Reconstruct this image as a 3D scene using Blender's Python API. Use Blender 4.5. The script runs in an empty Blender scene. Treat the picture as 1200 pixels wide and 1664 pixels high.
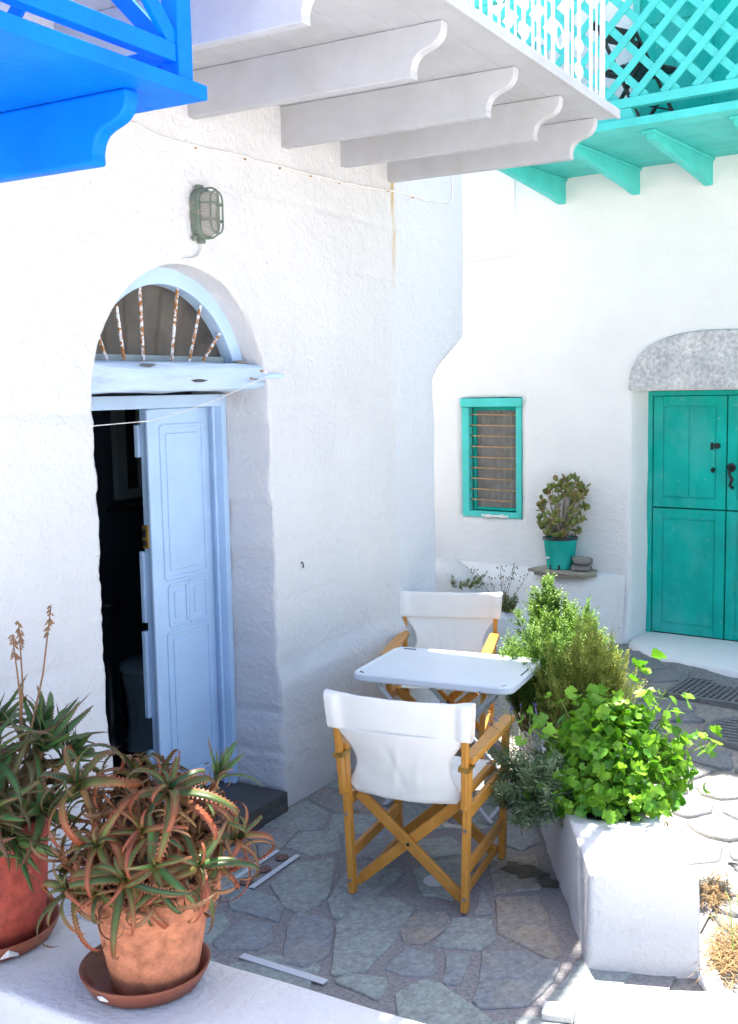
import bpy, bmesh, math, random
from math import sin, cos, pi, radians, sqrt
from mathutils import Vector, Matrix, noise

random.seed(7)
SC = bpy.context.scene
COL = SC.collection

# ------------------------------------------------------------------ camera
HEAD, PIT, ROLL = radians(29.9), radians(6.35), radians(1.09)
F0 = Vector((-sin(HEAD) * cos(PIT), cos(HEAD) * cos(PIT), -sin(PIT)))
R0 = Vector((cos(HEAD), sin(HEAD), 0))
U0 = R0.cross(F0)
RV = R0 * cos(ROLL) - U0 * sin(ROLL)
UV = U0 * cos(ROLL) + R0 * sin(ROLL)
cam = bpy.data.cameras.new('camera')
camo = bpy.data.objects.new('camera', cam)
COL.objects.link(camo)
m = Matrix.Identity(4)
for i in range(3):
    m[i][0], m[i][1], m[i][2] = RV[i], UV[i], -F0[i]
m[0][3], m[1][3], m[2][3] = 3.067, 0.0, 2.09
camo.matrix_world = m
cam.sensor_fit = 'VERTICAL'
cam.sensor_height = 36
cam.lens = 1780 / 1664 * 36
cam.clip_start, cam.clip_end = 0.05, 2000
SC.camera = camo

# ------------------------------------------------------------------ light
SUN = Vector((0.13, -0.22, -1.0)).normalized()          # the way the light travels
world = bpy.data.worlds.new('World')
SC.world = world
world.use_nodes = True
wn = world.node_tree
sky = wn.nodes.new('ShaderNodeTexSky')
sky.sky_type = 'NISHITA'
sky.sun_disc = False
sky.dust_density = 2.5
sky.ozone_density = 0.6
sky.sun_elevation = math.asin(-SUN.z)
sky.sun_rotation = math.atan2(-SUN.x, -SUN.y)
wn.links.new(sky.outputs[0], wn.nodes['Background'].inputs[0])
wn.nodes['Background'].inputs[1].default_value = 0.125
sun = bpy.data.lights.new('sun', 'SUN')
sun.energy, sun.angle, sun.color = 5.0, radians(0.53), (1.0, 0.945, 0.86)
suno = bpy.data.objects.new('sun', sun)
COL.objects.link(suno)
suno.rotation_euler = SUN.to_track_quat('-Z', 'Y').to_euler()
suno.location = (0, 0, 12)
SC.view_settings.view_transform = 'Standard'
SC.view_settings.look = 'None'
SC.view_settings.gamma = 1
SC.view_settings.exposure = 1.88
SC.cycles.max_bounces = 8
SC.cycles.diffuse_bounces = 4
SC.cycles.use_light_tree = False
SC.cycles.transmission_bounces = 4


# ------------------------------------------------------------------ helpers
def fn(x, y, z=0.0, s=1.0):
    return noise.noise(Vector((x * s, y * s, z * s)))


def sstep(a, b, x):
    t = max(0.0, min(1.0, (x - a) / (b - a)))
    return t * t * (3 - 2 * t)


class MB:
    def __init__(self):
        self.v, self.f, self.uv = [], [], None

    def add(self, vs, fs):
        b = len(self.v)
        self.v += [tuple(p) for p in vs]
        self.f += [tuple(i + b for i in q) for q in fs]
        return b

    def box(self, x0, x1, y0, y1, z0, z1):
        self.add([(x0, y0, z0), (x1, y0, z0), (x1, y1, z0), (x0, y1, z0), (x0, y0, z1), (x1, y0, z1), (x1, y1, z1), (x0, y1, z1)],
                 [(3, 2, 1, 0), (4, 5, 6, 7), (0, 1, 5, 4), (1, 2, 6, 5), (2, 3, 7, 6), (3, 0, 4, 7)])
        return self

    def bar(self, a, b, w, h, up=(0, 0, 1)):
        """rectangular bar from a to b; w across, h along up"""
        a, b = Vector(a), Vector(b)
        t = (b - a).normalized()
        s = t.cross(Vector(up))
        if s.length < 1e-4:
            s = t.cross(Vector((0, 1, 0)))
        s.normalize()
        u = s.cross(t).normalized()
        vs = []
        for p in (a, b):
            for i, j in ((-1, -1), (1, -1), (1, 1), (-1, 1)):
                vs.append(p + s * (i * w / 2) + u * (j * h / 2))
        self.add(vs, [(0, 1, 2, 3), (7, 6, 5, 4), (0, 4, 5, 1), (1, 5, 6, 2), (2, 6, 7, 3), (3, 7, 4, 0)])
        return self

    def tube(self, pts, r, n=8, cap=True):
        pts = [Vector(p) for p in pts]
        rr = r if isinstance(r, (list, tuple)) else [r] * len(pts)
        t0 = (pts[1] - pts[0]).normalized()
        s = t0.orthogonal().normalized()
        rings = []
        for i, p in enumerate(pts):
            t = (pts[min(i + 1, len(pts) - 1)] - pts[max(i - 1, 0)]).normalized()
            s = (s - t * s.dot(t)).normalized()
            u = t.cross(s)
            rings.append([p + (s * cos(2 * pi * k / n) + u * sin(2 * pi * k / n)) * rr[i] for k in range(n)])
        vs = [q for rg in rings for q in rg]
        fs = []
        for i in range(len(pts) - 1):
            for k in range(n):
                k2 = (k + 1) % n
                fs.append((i * n + k, i * n + k2, (i + 1) * n + k2, (i + 1) * n + k))
        if cap:
            fs.append(tuple(reversed(range(n))))
            fs.append(tuple((len(pts) - 1) * n + k for k in range(n)))
        self.add(vs, fs)
        return self

    def lathe(self, prof, n=40, c=(0, 0, 0), wob=0.0):
        vs, fs = [], []
        for j, (r, z) in enumerate(prof):
            for k in range(n):
                a = 2 * pi * k / n
                q = r * (1 + wob * fn(cos(a) * 2, sin(a) * 2, z * 6))
                vs.append((c[0] + q * cos(a), c[1] + q * sin(a), c[2] + z))
        for j in range(len(prof) - 1):
            for k in range(n):
                k2 = (k + 1) % n
                fs.append((j * n + k, j * n + k2, (j + 1) * n + k2, (j + 1) * n + k))
        self.add(vs, fs)
        return self

    def prism(self, poly, axis, a, b):
        """poly: 2D points; extruded along axis ('x','y','z') from a to b"""
        n = len(poly)

        def mk(p, t):
            return {'x': (t, p[0], p[1]), 'y': (p[0], t, p[1]), 'z': (p[0], p[1], t)}[axis]
        vs = [mk(p, a) for p in poly] + [mk(p, b) for p in poly]
        fs = [tuple(reversed(range(n))), tuple(range(n, 2 * n))]
        for i in range(n):
            j = (i + 1) % n
            fs.append((i, j, n + j, n + i))
        self.add(vs, fs)
        return self

    def grid(self, nu, nv, fnc):
        vs = [fnc(i / nu, j / nv) for j in range(nv + 1) for i in range(nu + 1)]
        fs = [(j * (nu + 1) + i, j * (nu + 1) + i + 1, (j + 1) * (nu + 1) + i + 1, (j + 1) * (nu + 1) + i) for j in range(nv) for i in range(nu)]
        self.add(vs, fs)
        return self

    def mesh(self, name, smooth=False, fix=True):
        me = bpy.data.meshes.new(name)
        me.from_pydata(self.v, [], self.f)
        if fix:
            bm = bmesh.new()
            bm.from_mesh(me)
            bmesh.ops.recalc_face_normals(bm, faces=bm.faces)
            bm.to_mesh(me)
            bm.free()
        if self.uv:
            l = me.uv_layers.new(name='UVMap')
            for lp in me.loops:
                l.data[lp.index].uv = self.uv[lp.vertex_index]
        if smooth:
            me.polygons.foreach_set('use_smooth', [True] * len(me.polygons))
        return me


def link(name, me, mat, parent=None, bevel=0, seg=2, smooth=None, auto=None):
    o = bpy.data.objects.new(name, me)
    COL.objects.link(o)
    if mat is not None and not me.materials:
        me.materials.append(mat)
    if parent:
        o.parent = parent
    if bevel:
        b = o.modifiers.new('bevel', 'BEVEL')
        b.width, b.segments, b.limit_method, b.angle_limit = bevel, seg, 'ANGLE', radians(40)
        b.harden_normals = False
    return o


def part(name, mb, mat, parent=None, bevel=0, smooth=False, seg=2, fix=True):
    return link(name, mb.mesh(name, smooth, fix), mat, parent, bevel, seg)


def thing(name, label, cat, loc=(0, 0, 0), rz=0.0, group=None):
    o = bpy.data.objects.new(name, None)
    COL.objects.link(o)
    o.empty_display_size = 0.1
    o.location = loc
    o.rotation_euler = (0, 0, rz)
    return tag(o, label, cat, group)


def tag(o, label, cat, group=None):
    o['label'], o['category'] = label, cat
    if group:
        o['group'] = group
    return o


def struct(o):
    o['kind'] = 'structure'
    return o


def stuff(o):
    o['kind'] = 'stuff'
    return o


# ------------------------------------------------------------------ materials
def newmat(name):
    mt = bpy.data.materials.new(name)
    mt.use_nodes = True
    nt = mt.node_tree
    return mt, nt, nt.nodes['Principled BSDF']


def N(nt, kind, **kw):
    nd = nt.nodes.new(kind)
    for k, v in kw.items():
        setattr(nd, k, v)
    return nd


def ramp(nt, src, stops):
    r = N(nt, 'ShaderNodeValToRGB')
    el = r.color_ramp.elements
    while len(el) < len(stops):
        el.new(0.5)
    for e, (p, c) in zip(el, stops):
        e.position = p
        e.color = (*c, 1) if len(c) == 3 else c
    nt.links.new(src, r.inputs[0])
    return r.outputs[0]


def tex(nt, coord, scale, detail=4, rough=0.55, stretch=None):
    tc = N(nt, 'ShaderNodeTexCoord')
    out = tc.outputs[coord]
    if stretch:
        mp = N(nt, 'ShaderNodeMapping')
        mp.inputs['Scale'].default_value = stretch
        nt.links.new(out, mp.inputs[0])
        out = mp.outputs[0]
    nz = N(nt, 'ShaderNodeTexNoise')
    nz.inputs['Scale'].default_value = scale
    nz.inputs['Detail'].default_value = detail
    nz.inputs['Roughness'].default_value = rough
    nt.links.new(out, nz.inputs[0])
    return nz.outputs[0]


def mixc(nt, fac, a, b, mode='MIX'):
    mx = N(nt, 'ShaderNodeMix', data_type='RGBA', blend_type=mode)
    for sock, val in ((mx.inputs[0], fac), (mx.inputs[6], a), (mx.inputs[7], b)):
        if hasattr(val, 'is_output'):
            nt.links.new(val, sock)
        elif isinstance(val, (int, float)):
            sock.default_value = val
        else:
            sock.default_value = (*val, 1)
    return mx.outputs[2]


def mth(nt, op, a, b=0.0, clamp=False):
    nd = N(nt, 'ShaderNodeMath', operation=op, use_clamp=clamp)
    for s, v in zip(nd.inputs, (a, b)):
        if hasattr(v, 'is_output'):
            nt.links.new(v, s)
        else:
            s.default_value = v
    return nd.outputs[0]


def bump(nt, bsdf, srcs):
    prev = None
    for h, dist, st in srcs:
        b = N(nt, 'ShaderNodeBump')
        b.inputs['Strength'].default_value = st
        b.inputs['Distance'].default_value = dist
        nt.links.new(h, b.inputs['Height'])
        if prev:
            nt.links.new(prev, b.inputs['Normal'])
        prev = b.outputs[0]
    nt.links.new(prev, bsdf.inputs['Normal'])


def paint(name, col, rough=0.5, var=0.10, bsc=40, bd=0.0022, chip=None, chips=0.70, spec=0.4, fade=None):
    """old oil paint on wood or metal: blotchy tone, brush relief, a few chips"""
    mt, nt, bs = newmat(name)
    n1 = tex(nt, 'Object', 5, 5)
    lo = tuple(c * (1 - var) for c in col)
    hi = tuple(min(1, c * (1 + var)) for c in col)
    c = ramp(nt, n1, [(0.3, lo), (0.7, hi)])
    if fade:
        n5 = tex(nt, 'Object', 3.2, 7, 0.68, stretch=(1, 1, 0.6))
        c = mixc(nt, mth(nt, 'MULTIPLY', ramp(nt, n5, [(0.46, (0, 0, 0)), (0.66, (1, 1, 1))]), 0.42), c, fade)
    if chip:
        n3 = tex(nt, 'Object', 22, 6, 0.6)
        msk = ramp(nt, n3, [(chips, (0, 0, 0)), (chips + 0.02, (1, 1, 1))])
        c = mixc(nt, msk, c, chip)
    nt.links.new(c, bs.inputs['Base Color'])
    rr = N(nt, 'ShaderNodeMapRange')
    nt.links.new(tex(nt, 'Object', 9, 4), rr.inputs[0])
    rr.inputs[3].default_value, rr.inputs[4].default_value = rough - 0.1, rough + 0.12
    nt.links.new(rr.outputs[0], bs.inputs['Roughness'])
    bs.inputs['Specular IOR Level'].default_value = spec
    bump(nt, bs, [(tex(nt, 'Object', bsc, 5), bd, 0.6)])
    return mt


def whitewash(name, tint=(0.82, 0.815, 0.81), rough_amt=1.0, stain=0.0, left=False):
    mt, nt, bs = newmat(name)
    n1 = tex(nt, 'Object', 1.7, 6, 0.6)
    lo = tuple(c * 0.93 for c in tint)
    c = ramp(nt, n1, [(0.3, lo), (0.65, tint)])
    # grime flecks
    n2 = tex(nt, 'Object', 30, 5, 0.7)
    msk = ramp(nt, n2, [(0.70, (0, 0, 0)), (0.76, (1, 1, 1))])
    c = mixc(nt, mth(nt, 'MULTIPLY', msk, 0.35 + stain), c, (0.55, 0.51, 0.45))
    if stain:
        n4 = tex(nt, 'Object', 3.1, 7, 0.7)
        c = mixc(nt, mth(nt, 'MULTIPLY', ramp(nt, n4, [(0.58, (0, 0, 0)), (0.7, (1, 1, 1))]), stain), c, (0.60, 0.55, 0.47))
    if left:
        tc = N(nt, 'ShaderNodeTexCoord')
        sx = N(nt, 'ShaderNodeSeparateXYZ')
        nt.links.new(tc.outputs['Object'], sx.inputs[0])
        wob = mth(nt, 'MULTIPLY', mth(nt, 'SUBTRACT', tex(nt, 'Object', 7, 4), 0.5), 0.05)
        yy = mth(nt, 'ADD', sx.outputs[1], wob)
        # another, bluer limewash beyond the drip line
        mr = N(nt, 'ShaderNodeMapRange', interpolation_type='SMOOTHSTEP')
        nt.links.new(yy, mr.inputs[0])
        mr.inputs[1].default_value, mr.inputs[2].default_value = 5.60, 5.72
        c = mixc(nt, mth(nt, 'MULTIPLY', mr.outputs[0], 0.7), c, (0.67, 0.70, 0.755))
        # ochre drip below the last beam
        dd = mth(nt, 'ABSOLUTE', mth(nt, 'SUBTRACT', yy, 5.675))
        nrw = mth(nt, 'SUBTRACT', 1.0, mth(nt, 'DIVIDE', dd, 0.035), True)
        mz = N(nt, 'ShaderNodeMapRange')
        nt.links.new(sx.outputs[2], mz.inputs[0])
        mz.inputs[1].default_value, mz.inputs[2].default_value = 2.62, 3.15
        spot = ramp(nt, tex(nt, 'Object', 14, 5, stretch=(1, 1, 0.25)), [(0.30, (0, 0, 0)), (0.48, (1, 1, 1))])
        fac = mth(nt, 'MULTIPLY', mth(nt, 'MULTIPLY', mth(nt, 'MULTIPLY', nrw, mz.outputs[0]), spot), 1.3, True)
        c = mixc(nt, fac, c, (0.55, 0.38, 0.16))
    nt.links.new(c, bs.inputs['Base Color'])
    bs.inputs['Roughness'].default_value = 0.9
    bs.inputs['Specular IOR Level'].default_value = 0.15
    bump(nt, bs, [(tex(nt, 'Object', 9, 5, 0.6), 0.026 * rough_amt, 0.6), (tex(nt, 'Object', 38, 6, 0.62), 0.013 * rough_amt, 0.9)])
    return mt


def wood(name, a, b, rough=0.45, sc=(6, 6, 1)):
    mt, nt, bs = newmat(name)
    g = tex(nt, 'Generated', 6, 6, 0.6, stretch=(1.3, 1.3, 1.3))
    g2 = tex(nt, 'Object', 26, 5, 0.6, stretch=(1, 1, 0.25))
    c = mixc(nt, 0.5, ramp(nt, g, [(0.3, a), (0.7, b)]), ramp(nt, g2, [(0.3, a), (0.7, b)]))
    info = N(nt, 'ShaderNodeObjectInfo')
    hs = N(nt, 'ShaderNodeHueSaturation')
    nt.links.new(mth(nt, 'ADD', mth(nt, 'MULTIPLY', info.outputs['Random'], 0.3), 0.85), hs.inputs['Value'])
    nt.links.new(c, hs.inputs['Color'])
    nt.links.new(hs.outputs[0], bs.inputs['Base Color'])
    bs.inputs['Roughness'].default_value = rough
    bump(nt, bs, [(g2, 0.0012, 0.5)])
    return mt


def stone(name, cols, scale=4, rough=0.8, bd=0.006, rnd=0.5, spec=0.25):
    """cols: list of colours; each stone picks its tone by its own random number"""
    mt, nt, bs = newmat(name)
    info = N(nt, 'ShaderNodeObjectInfo')
    rp = N(nt, 'ShaderNodeValToRGB')
    el = rp.color_ramp.elements
    while len(el) < len(cols):
        el.new(0.5)
    for i, (e, c) in enumerate(zip(el, cols)):
        e.position = i / max(1, len(cols) - 1)
        e.color = (*c, 1)
    n1 = tex(nt, 'Object', scale, 7, 0.65)
    f = mth(nt, 'ADD', mth(nt, 'MULTIPLY', info.outputs['Random'], rnd), mth(nt, 'MULTIPLY', n1, 1 - rnd))
    nt.links.new(f, rp.inputs[0])
    n2 = tex(nt, 'Object', scale * 7, 6, 0.7)
    c = mixc(nt, 0.8, rp.outputs[0], ramp(nt, n2, [(0.3, (0.45, 0.45, 0.45)), (0.7, (1.35, 1.35, 1.35))]), 'MULTIPLY')
    n3 = tex(nt, 'Object', 55, 3, 0.6)
    c = mixc(nt, ramp(nt, n3, [(0.72, (0, 0, 0)), (0.76, (0.6, 0.6, 0.6))]), c, (0.6, 0.6, 0.6))
    nt.links.new(c, bs.inputs['Base Color'])
    rr = N(nt, 'ShaderNodeMapRange')
    nt.links.new(n2, rr.inputs[0])
    rr.inputs[3].default_value, rr.inputs[4].default_value = rough - 0.2, rough + 0.1
    nt.links.new(rr.outputs[0], bs.inputs['Roughness'])
    bs.inputs['Specular IOR Level'].default_value = spec
    bump(nt, bs, [(n1, bd, 0.6), (n2, bd * 0.5, 0.6)])
    return mt


def leafmat(name, base, alt, tip=None, tip_at=0.6, rough=0.45, trans=0.3, spread=0.5, spec=0.35):
    """leaf colour varies leaf by leaf (object random) and from base to tip (UV)"""
    mt, nt, bs = newmat(name)
    info = N(nt, 'ShaderNodeObjectInfo')
    geo = N(nt, 'ShaderNodeNewGeometry')
    rnd = mth(nt, 'FRACT', mth(nt, 'ADD', info.outputs['Random'], geo.outputs['Random Per Island']))
    c = mixc(nt, rnd, base, alt)
    n1 = tex(nt, 'Object', 30, 3)
    c = mixc(nt, 0.4, c, ramp(nt, n1, [(0.3, (0.6, 0.6, 0.6)), (0.7, (1.2, 1.2, 1.2))]), 'MULTIPLY')
    if tip:
        uvn = N(nt, 'ShaderNodeTexCoord')
        sx = N(nt, 'ShaderNodeSeparateXYZ')
        nt.links.new(uvn.outputs['UV'], sx.inputs[0])
        # redder towards tip, on some leaves all over
        a = mth(nt, 'ADD', sx.outputs[1], mth(nt, 'MULTIPLY', mth(nt, 'SUBTRACT', rnd, 0.5), spread * 2))
        mr = N(nt, 'ShaderNodeMapRange', interpolation_type='SMOOTHSTEP')
        nt.links.new(a, mr.inputs[0])
        mr.inputs[1].default_value, mr.inputs[2].default_value = tip_at - 0.3, tip_at + 0.4
        edge = mth(nt, 'MULTIPLY', mth(nt, 'POWER', mth(nt, 'ABSOLUTE', mth(nt, 'SUBTRACT', mth(nt, 'MULTIPLY', sx.outputs[0], 2), 1)), 4), 0.6)
        c = mixc(nt, mth(nt, 'ADD', mr.outputs[0], edge, True), c, tip)
    nt.links.new(c, bs.inputs['Base Color'])
    bs.inputs['Roughness'].default_value = rough
    bs.inputs['Specular IOR Level'].default_value = spec
    if trans:
        tr = N(nt, 'ShaderNodeBsdfTranslucent')
        nt.links.new(mixc(nt, 1.0, c, (1.25, 1.3, 0.6), 'MULTIPLY'), tr.inputs[0])
        ms = N(nt, 'ShaderNodeMixShader')
        ms.inputs[0].default_value = trans
        nt.links.new(bs.outputs[0], ms.inputs[1])
        nt.links.new(tr.outputs[0], ms.inputs[2])
        nt.links.new(ms.outputs[0], nt.nodes['Material Output'].inputs[0])
    return mt


def plain(name, col, rough=0.5, metal=0.0, spec=0.5, var=0.25, scale=20, bd=0.001):
    mt, nt, bs = newmat(name)
    n1 = tex(nt, 'Object', scale, 5)
    nt.links.new(ramp(nt, n1, [(0.3, tuple(c * (1 - var) for c in col)), (0.7, tuple(min(1, c * (1 + var)) for c in col))]), bs.inputs['Base Color'])
    bs.inputs['Roughness'].default_value = rough
    bs.inputs['Metallic'].default_value = metal
    bs.inputs['Specular IOR Level'].default_value = spec
    bump(nt, bs, [(n1, bd, 0.4)])
    return mt


def rusty(name, paintc, rustc, lo=0.45, scale=14):
    mt, nt, bs = newmat(name)
    n1 = tex(nt, 'Object', scale, 6, 0.65)
    c = ramp(nt, n1, [(lo, paintc), (lo + 0.05, rustc), (0.75, tuple(x * 0.5 for x in rustc))])
    nt.links.new(c, bs.inputs['Base Color'])
    bs.inputs['Roughness'].default_value = 0.75
    bump(nt, bs, [(n1, 0.002, 0.6)])
    return mt


M = {
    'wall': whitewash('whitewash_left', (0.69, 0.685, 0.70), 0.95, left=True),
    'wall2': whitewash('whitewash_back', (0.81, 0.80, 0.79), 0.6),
    'wall3': whitewash('whitewash_low', (0.71, 0.70, 0.71), 0.8, stain=0.42),
    'blue': paint('blue_paint', (0.0, 0.150, 0.70), 0.5, 0.10, chip=(0.02, 0.03, 0.05), chips=0.74, spec=0.12, fade=(0.003, 0.19, 0.74)),
    'bluelight': paint('pale_blue_paint', (0.44, 0.60, 0.81), 0.5, 0.06, chip=(0.75, 0.78, 0.8), chips=0.76),
    'grey': paint('white_balcony_paint', (0.45, 0.46, 0.49), 0.55, 0.06, chip=(0.34, 0.30, 0.25), chips=0.76, fade=(0.36, 0.345, 0.33)),
    'white': paint('white_enamel', (0.58, 0.60, 0.64), 0.35, 0.04),
    'teal': paint('teal_paint', (0.004, 0.41, 0.335), 0.55, 0.14, chip=(0.12, 0.45, 0.40), chips=0.67, spec=0.15, fade=(0.10, 0.46, 0.42)),
    'aqua': paint('aqua_paint', (0.08, 0.56, 0.51), 0.5, 0.10, chip=(0.25, 0.55, 0.5), chips=0.75, spec=0.15),
    'wood': wood('varnished_beech', (0.46, 0.185, 0.022), (0.62, 0.29, 0.055), 0.38),
    'plank': wood('weathered_board', (0.22, 0.19, 0.15), (0.42, 0.37, 0.30), 0.8),
    'metal': plain('galvanised_steel', (0.35, 0.34, 0.32), 0.45, 0.8),
    'darkmetal': plain('black_iron', (0.012, 0.012, 0.013), 0.5, 0.0),
    'brass': plain('old_brass', (0.42, 0.25, 0.06), 0.4, 0.7),
    'slate': stone('slate', [(0.27, 0.225, 0.185), (0.28, 0.30, 0.305), (0.31, 0.35, 0.33), (0.24, 0.26, 0.285), (0.34, 0.295, 0.24), (0.33, 0.36, 0.36)], 6, 0.6, 0.008, 0.5, 0.3),
    'mortar': stone('patio_mortar', [(0.23, 0.22, 0.225), (0.285, 0.27, 0.275)], 9, 0.85, 0.004, 0.2),
    'cobble': stone('cobble', [(0.16, 0.155, 0.15), (0.24, 0.235, 0.225), (0.20, 0.205, 0.215), (0.25, 0.23, 0.205)], 8, 0.8, 0.006, 0.7),
    'street': stone('street_mortar', [(0.23, 0.215, 0.195), (0.32, 0.305, 0.28)], 5, 0.9, 0.008, 0.2),
    'ground': stone('pale_ground', [(0.55, 0.53, 0.50), (0.68, 0.66, 0.63)], 1.2, 0.9, 0.01, 0.2),
    'marble': stone('grey_marble', [(0.26, 0.26, 0.285), (0.46, 0.46, 0.48), (0.66, 0.65, 0.64), (0.76, 0.75, 0.74)], 6, 0.8, 0.008, 0.05),
    'rock': stone('grey_rock', [(0.16, 0.15, 0.14), (0.30, 0.28, 0.26)], 12, 0.85, 0.008, 0.4),
    'step': stone('dark_step_stone', [(0.05, 0.048, 0.048), (0.11, 0.105, 0.10)], 8, 0.7, 0.006, 0.2),
    'terracotta': stone('terracotta', [(0.42, 0.155, 0.085), (0.46, 0.18, 0.10), (0.48, 0.195, 0.115), (0.52, 0.27, 0.19)], 4, 0.85, 0.002, 0.02, 0.12),
    'redpot': stone('red_glazed_pot', [(0.26, 0.035, 0.025), (0.37, 0.06, 0.042), (0.40, 0.085, 0.06), (0.48, 0.18, 0.14)], 4, 0.65, 0.003, 0.02, 0.3),
    'saucer': plain('brown_plastic', (0.22, 0.065, 0.035), 0.42, 0, 0.4, 0.2, 8),
    'soil': plain('soil', (0.06, 0.042, 0.03), 0.95, 0, 0.1, 0.5, 60, 0.01),
    'canvas': plain('white_canvas', (0.86, 0.84, 0.80), 0.9, 0, 0.1, 0.03, 4, 0.002),
    'tabletop': plain('table_enamel', (0.80, 0.84, 0.885), 0.32, 0, 0.45, 0.03, 5, 0.0003),
    'glassdark': plain('dusty_pane', (0.075, 0.062, 0.05), 0.22, 0, 0.5, 0.35, 5, 0.0006),
    'curtain': plain('grey_curtain', (0.22, 0.205, 0.19), 0.9, 0, 0.1, 0.15, 12, 0.002),
    'rustbar': rusty('rusty_bar', (0.72, 0.76, 0.82), (0.40, 0.17, 0.045), 0.47, 45),
    'rustwire': plain('rust_wire', (0.42, 0.25, 0.12), 0.7, 0.1),
    'lampgreen': rusty('lamp_green', (0.13, 0.175, 0.145), (0.27, 0.24, 0.17), 0.56, 40),
    'cable': plain('painted_cable', (0.74, 0.73, 0.71), 0.7, 0, 0.3, 0.1),
    'string': plain('string', (0.72, 0.70, 0.66), 0.8),
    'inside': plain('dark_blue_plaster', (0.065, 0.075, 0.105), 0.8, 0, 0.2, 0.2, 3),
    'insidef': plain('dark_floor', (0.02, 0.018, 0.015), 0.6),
    'blackpipe': plain('black_pipe', (0.02, 0.022, 0.028), 0.3),
    'sash': paint('grey_green_sash', (0.30, 0.36, 0.38), 0.5),
    'aloe': leafmat('aloe_leaf', (0.032, 0.075, 0.026), (0.145, 0.165, 0.032), (0.27, 0.072, 0.033), 0.60, 0.40, 0.08, 0.55),
    'aloegreen': leafmat('aloe_leaf_green', (0.055, 0.15, 0.04), (0.10, 0.20, 0.05), (0.20, 0.09, 0.05), 0.85, 0.40, 0.08, 0.30),
    'dry': leafmat('dry_leaf', (0.42, 0.27, 0.12), (0.30, 0.17, 0.08), None, 0.5, 0.8, 0.2),
    'deadaloe': leafmat('old_aloe_leaf', (0.10, 0.10, 0.04), (0.17, 0.11, 0.05), (0.30, 0.13, 0.07), 0.6, 0.6, 0.08, 0.4),
    'mallow': leafmat('mallow_leaf', (0.06, 0.21, 0.018), (0.24, 0.46, 0.04), None, 0.5, 0.42, 0.36),
    'jade': leafmat('jade_leaf', (0.13, 0.17, 0.035), (0.24, 0.25, 0.06), (0.24, 0.13, 0.05), 0.95, 0.35, 0.05),
    'rosemary': leafmat('rosemary_needles', (0.10, 0.22, 0.03), (0.21, 0.34, 0.06), None, 0.5, 0.5, 0.3),
    'olive': leafmat('olive_needles', (0.20, 0.29, 0.045), (0.40, 0.37, 0.09), None, 0.5, 0.55, 0.3),
    'lavender': leafmat('lavender_leaf', (0.08, 0.14, 0.065), (0.22, 0.29, 0.16), None, 0.5, 0.6, 0.15),
    'lavflower': leafmat('lavender_flower', (0.10, 0.08, 0.20), (0.16, 0.13, 0.26), None, 0.5, 0.7, 0.1),
    'weed': leafmat('weed_leaf', (0.09, 0.15, 0.04), (0.20, 0.19, 0.07), None, 0.5, 0.6, 0.3),
    'straw': leafmat('straw', (0.36, 0.25, 0.12), (0.22, 0.13, 0.06), None, 0.5, 0.8, 0.2),
    'grass': leafmat('grass_blade', (0.16, 0.26, 0.05), (0.24, 0.33, 0.08), None, 0.5, 0.6, 0.3),
    'stem': plain('brown_stem', (0.20, 0.13, 0.07), 0.8, 0, 0.2, 0.3, 30),
    'greenstem': plain('green_stem', (0.16, 0.22, 0.05), 0.6, 0, 0.3, 0.3, 30),
    'jadestem': plain('jade_stem', (0.36, 0.30, 0.24), 0.8, 0, 0.2, 0.2, 30),
    'flowerstalk': plain('dry_flower_stalk', (0.21, 0.12, 0.065), 0.8, 0, 0.2, 0.3, 30),
    'medal': plain('brown_mosaic', (0.17, 0.09, 0.075), 0.6, 0, 0.3, 0.5, 60),
    'wet': plain('wet_stain', (0.075, 0.062, 0.048), 0.35, 0, 0.4, 0.5, 25, 0.003),
    'iron': stone('cast_iron', [(0.13, 0.125, 0.125), (0.24, 0.235, 0.23)], 14, 0.6, 0.003, 0.2),
}
# ribbed lamp glass
_mt, _nt, _bs = newmat('ribbed_lamp_glass')
_bs.inputs['Base Color'].default_value = (0.50, 0.48, 0.44, 1)
_bs.inputs['Roughness'].default_value = 0.18
_bs.inputs['Transmission Weight'].default_value = 0.25
_tc = N(_nt, 'ShaderNodeTexCoord')
_w = N(_nt, 'ShaderNodeTexWave', bands_direction='Z')
_w.inputs['Scale'].default_value = 36
_nt.links.new(_tc.outputs['Object'], _w.inputs[0])
bump(_nt, _bs, [(_w.outputs[1], 0.004, 0.8)])
M['lampglass'] = _mt
# old painted lintel with drying cracks
_mt, _nt, _bs = newmat('cracked_lintel_paint')
_n = tex(_nt, 'Object', 6, 6, 0.6, stretch=(2.5, 0.40, 3.6))
_c = ramp(_nt, _n, [(0.285, (0.12, 0.13, 0.14)), (0.31, (0.34, 0.42, 0.53)), (0.40, (0.43, 0.54, 0.70)), (0.58, (0.47, 0.59, 0.75)), (0.75, (0.60, 0.67, 0.75))])
_nt.links.new(_c, _bs.inputs['Base Color'])
_bs.inputs['Roughness'].default_value = 0.65
bump(_nt, _bs, [(_n, 0.015, 0.8), (tex(_nt, 'Object', 40, 5, stretch=(1, 0.2, 1)), 0.002, 0.5)])
M['lintel'] = _mt

# ================================================================== ground
def zs(x, y):
    """street level: rises gently towards the back house"""
    return 0.002 + 0.035 * max(0.0, min(3.6, y - 4.6))


gm = MB()
R_ = 400.0
gm.add([(-R_, -R_, -0.06), (R_, -R_, -0.06), (R_, R_, -0.06), (-R_, R_, -0.06)], [(0, 1, 2, 3)])
struct(part('ground', gm, M['ground']))

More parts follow.
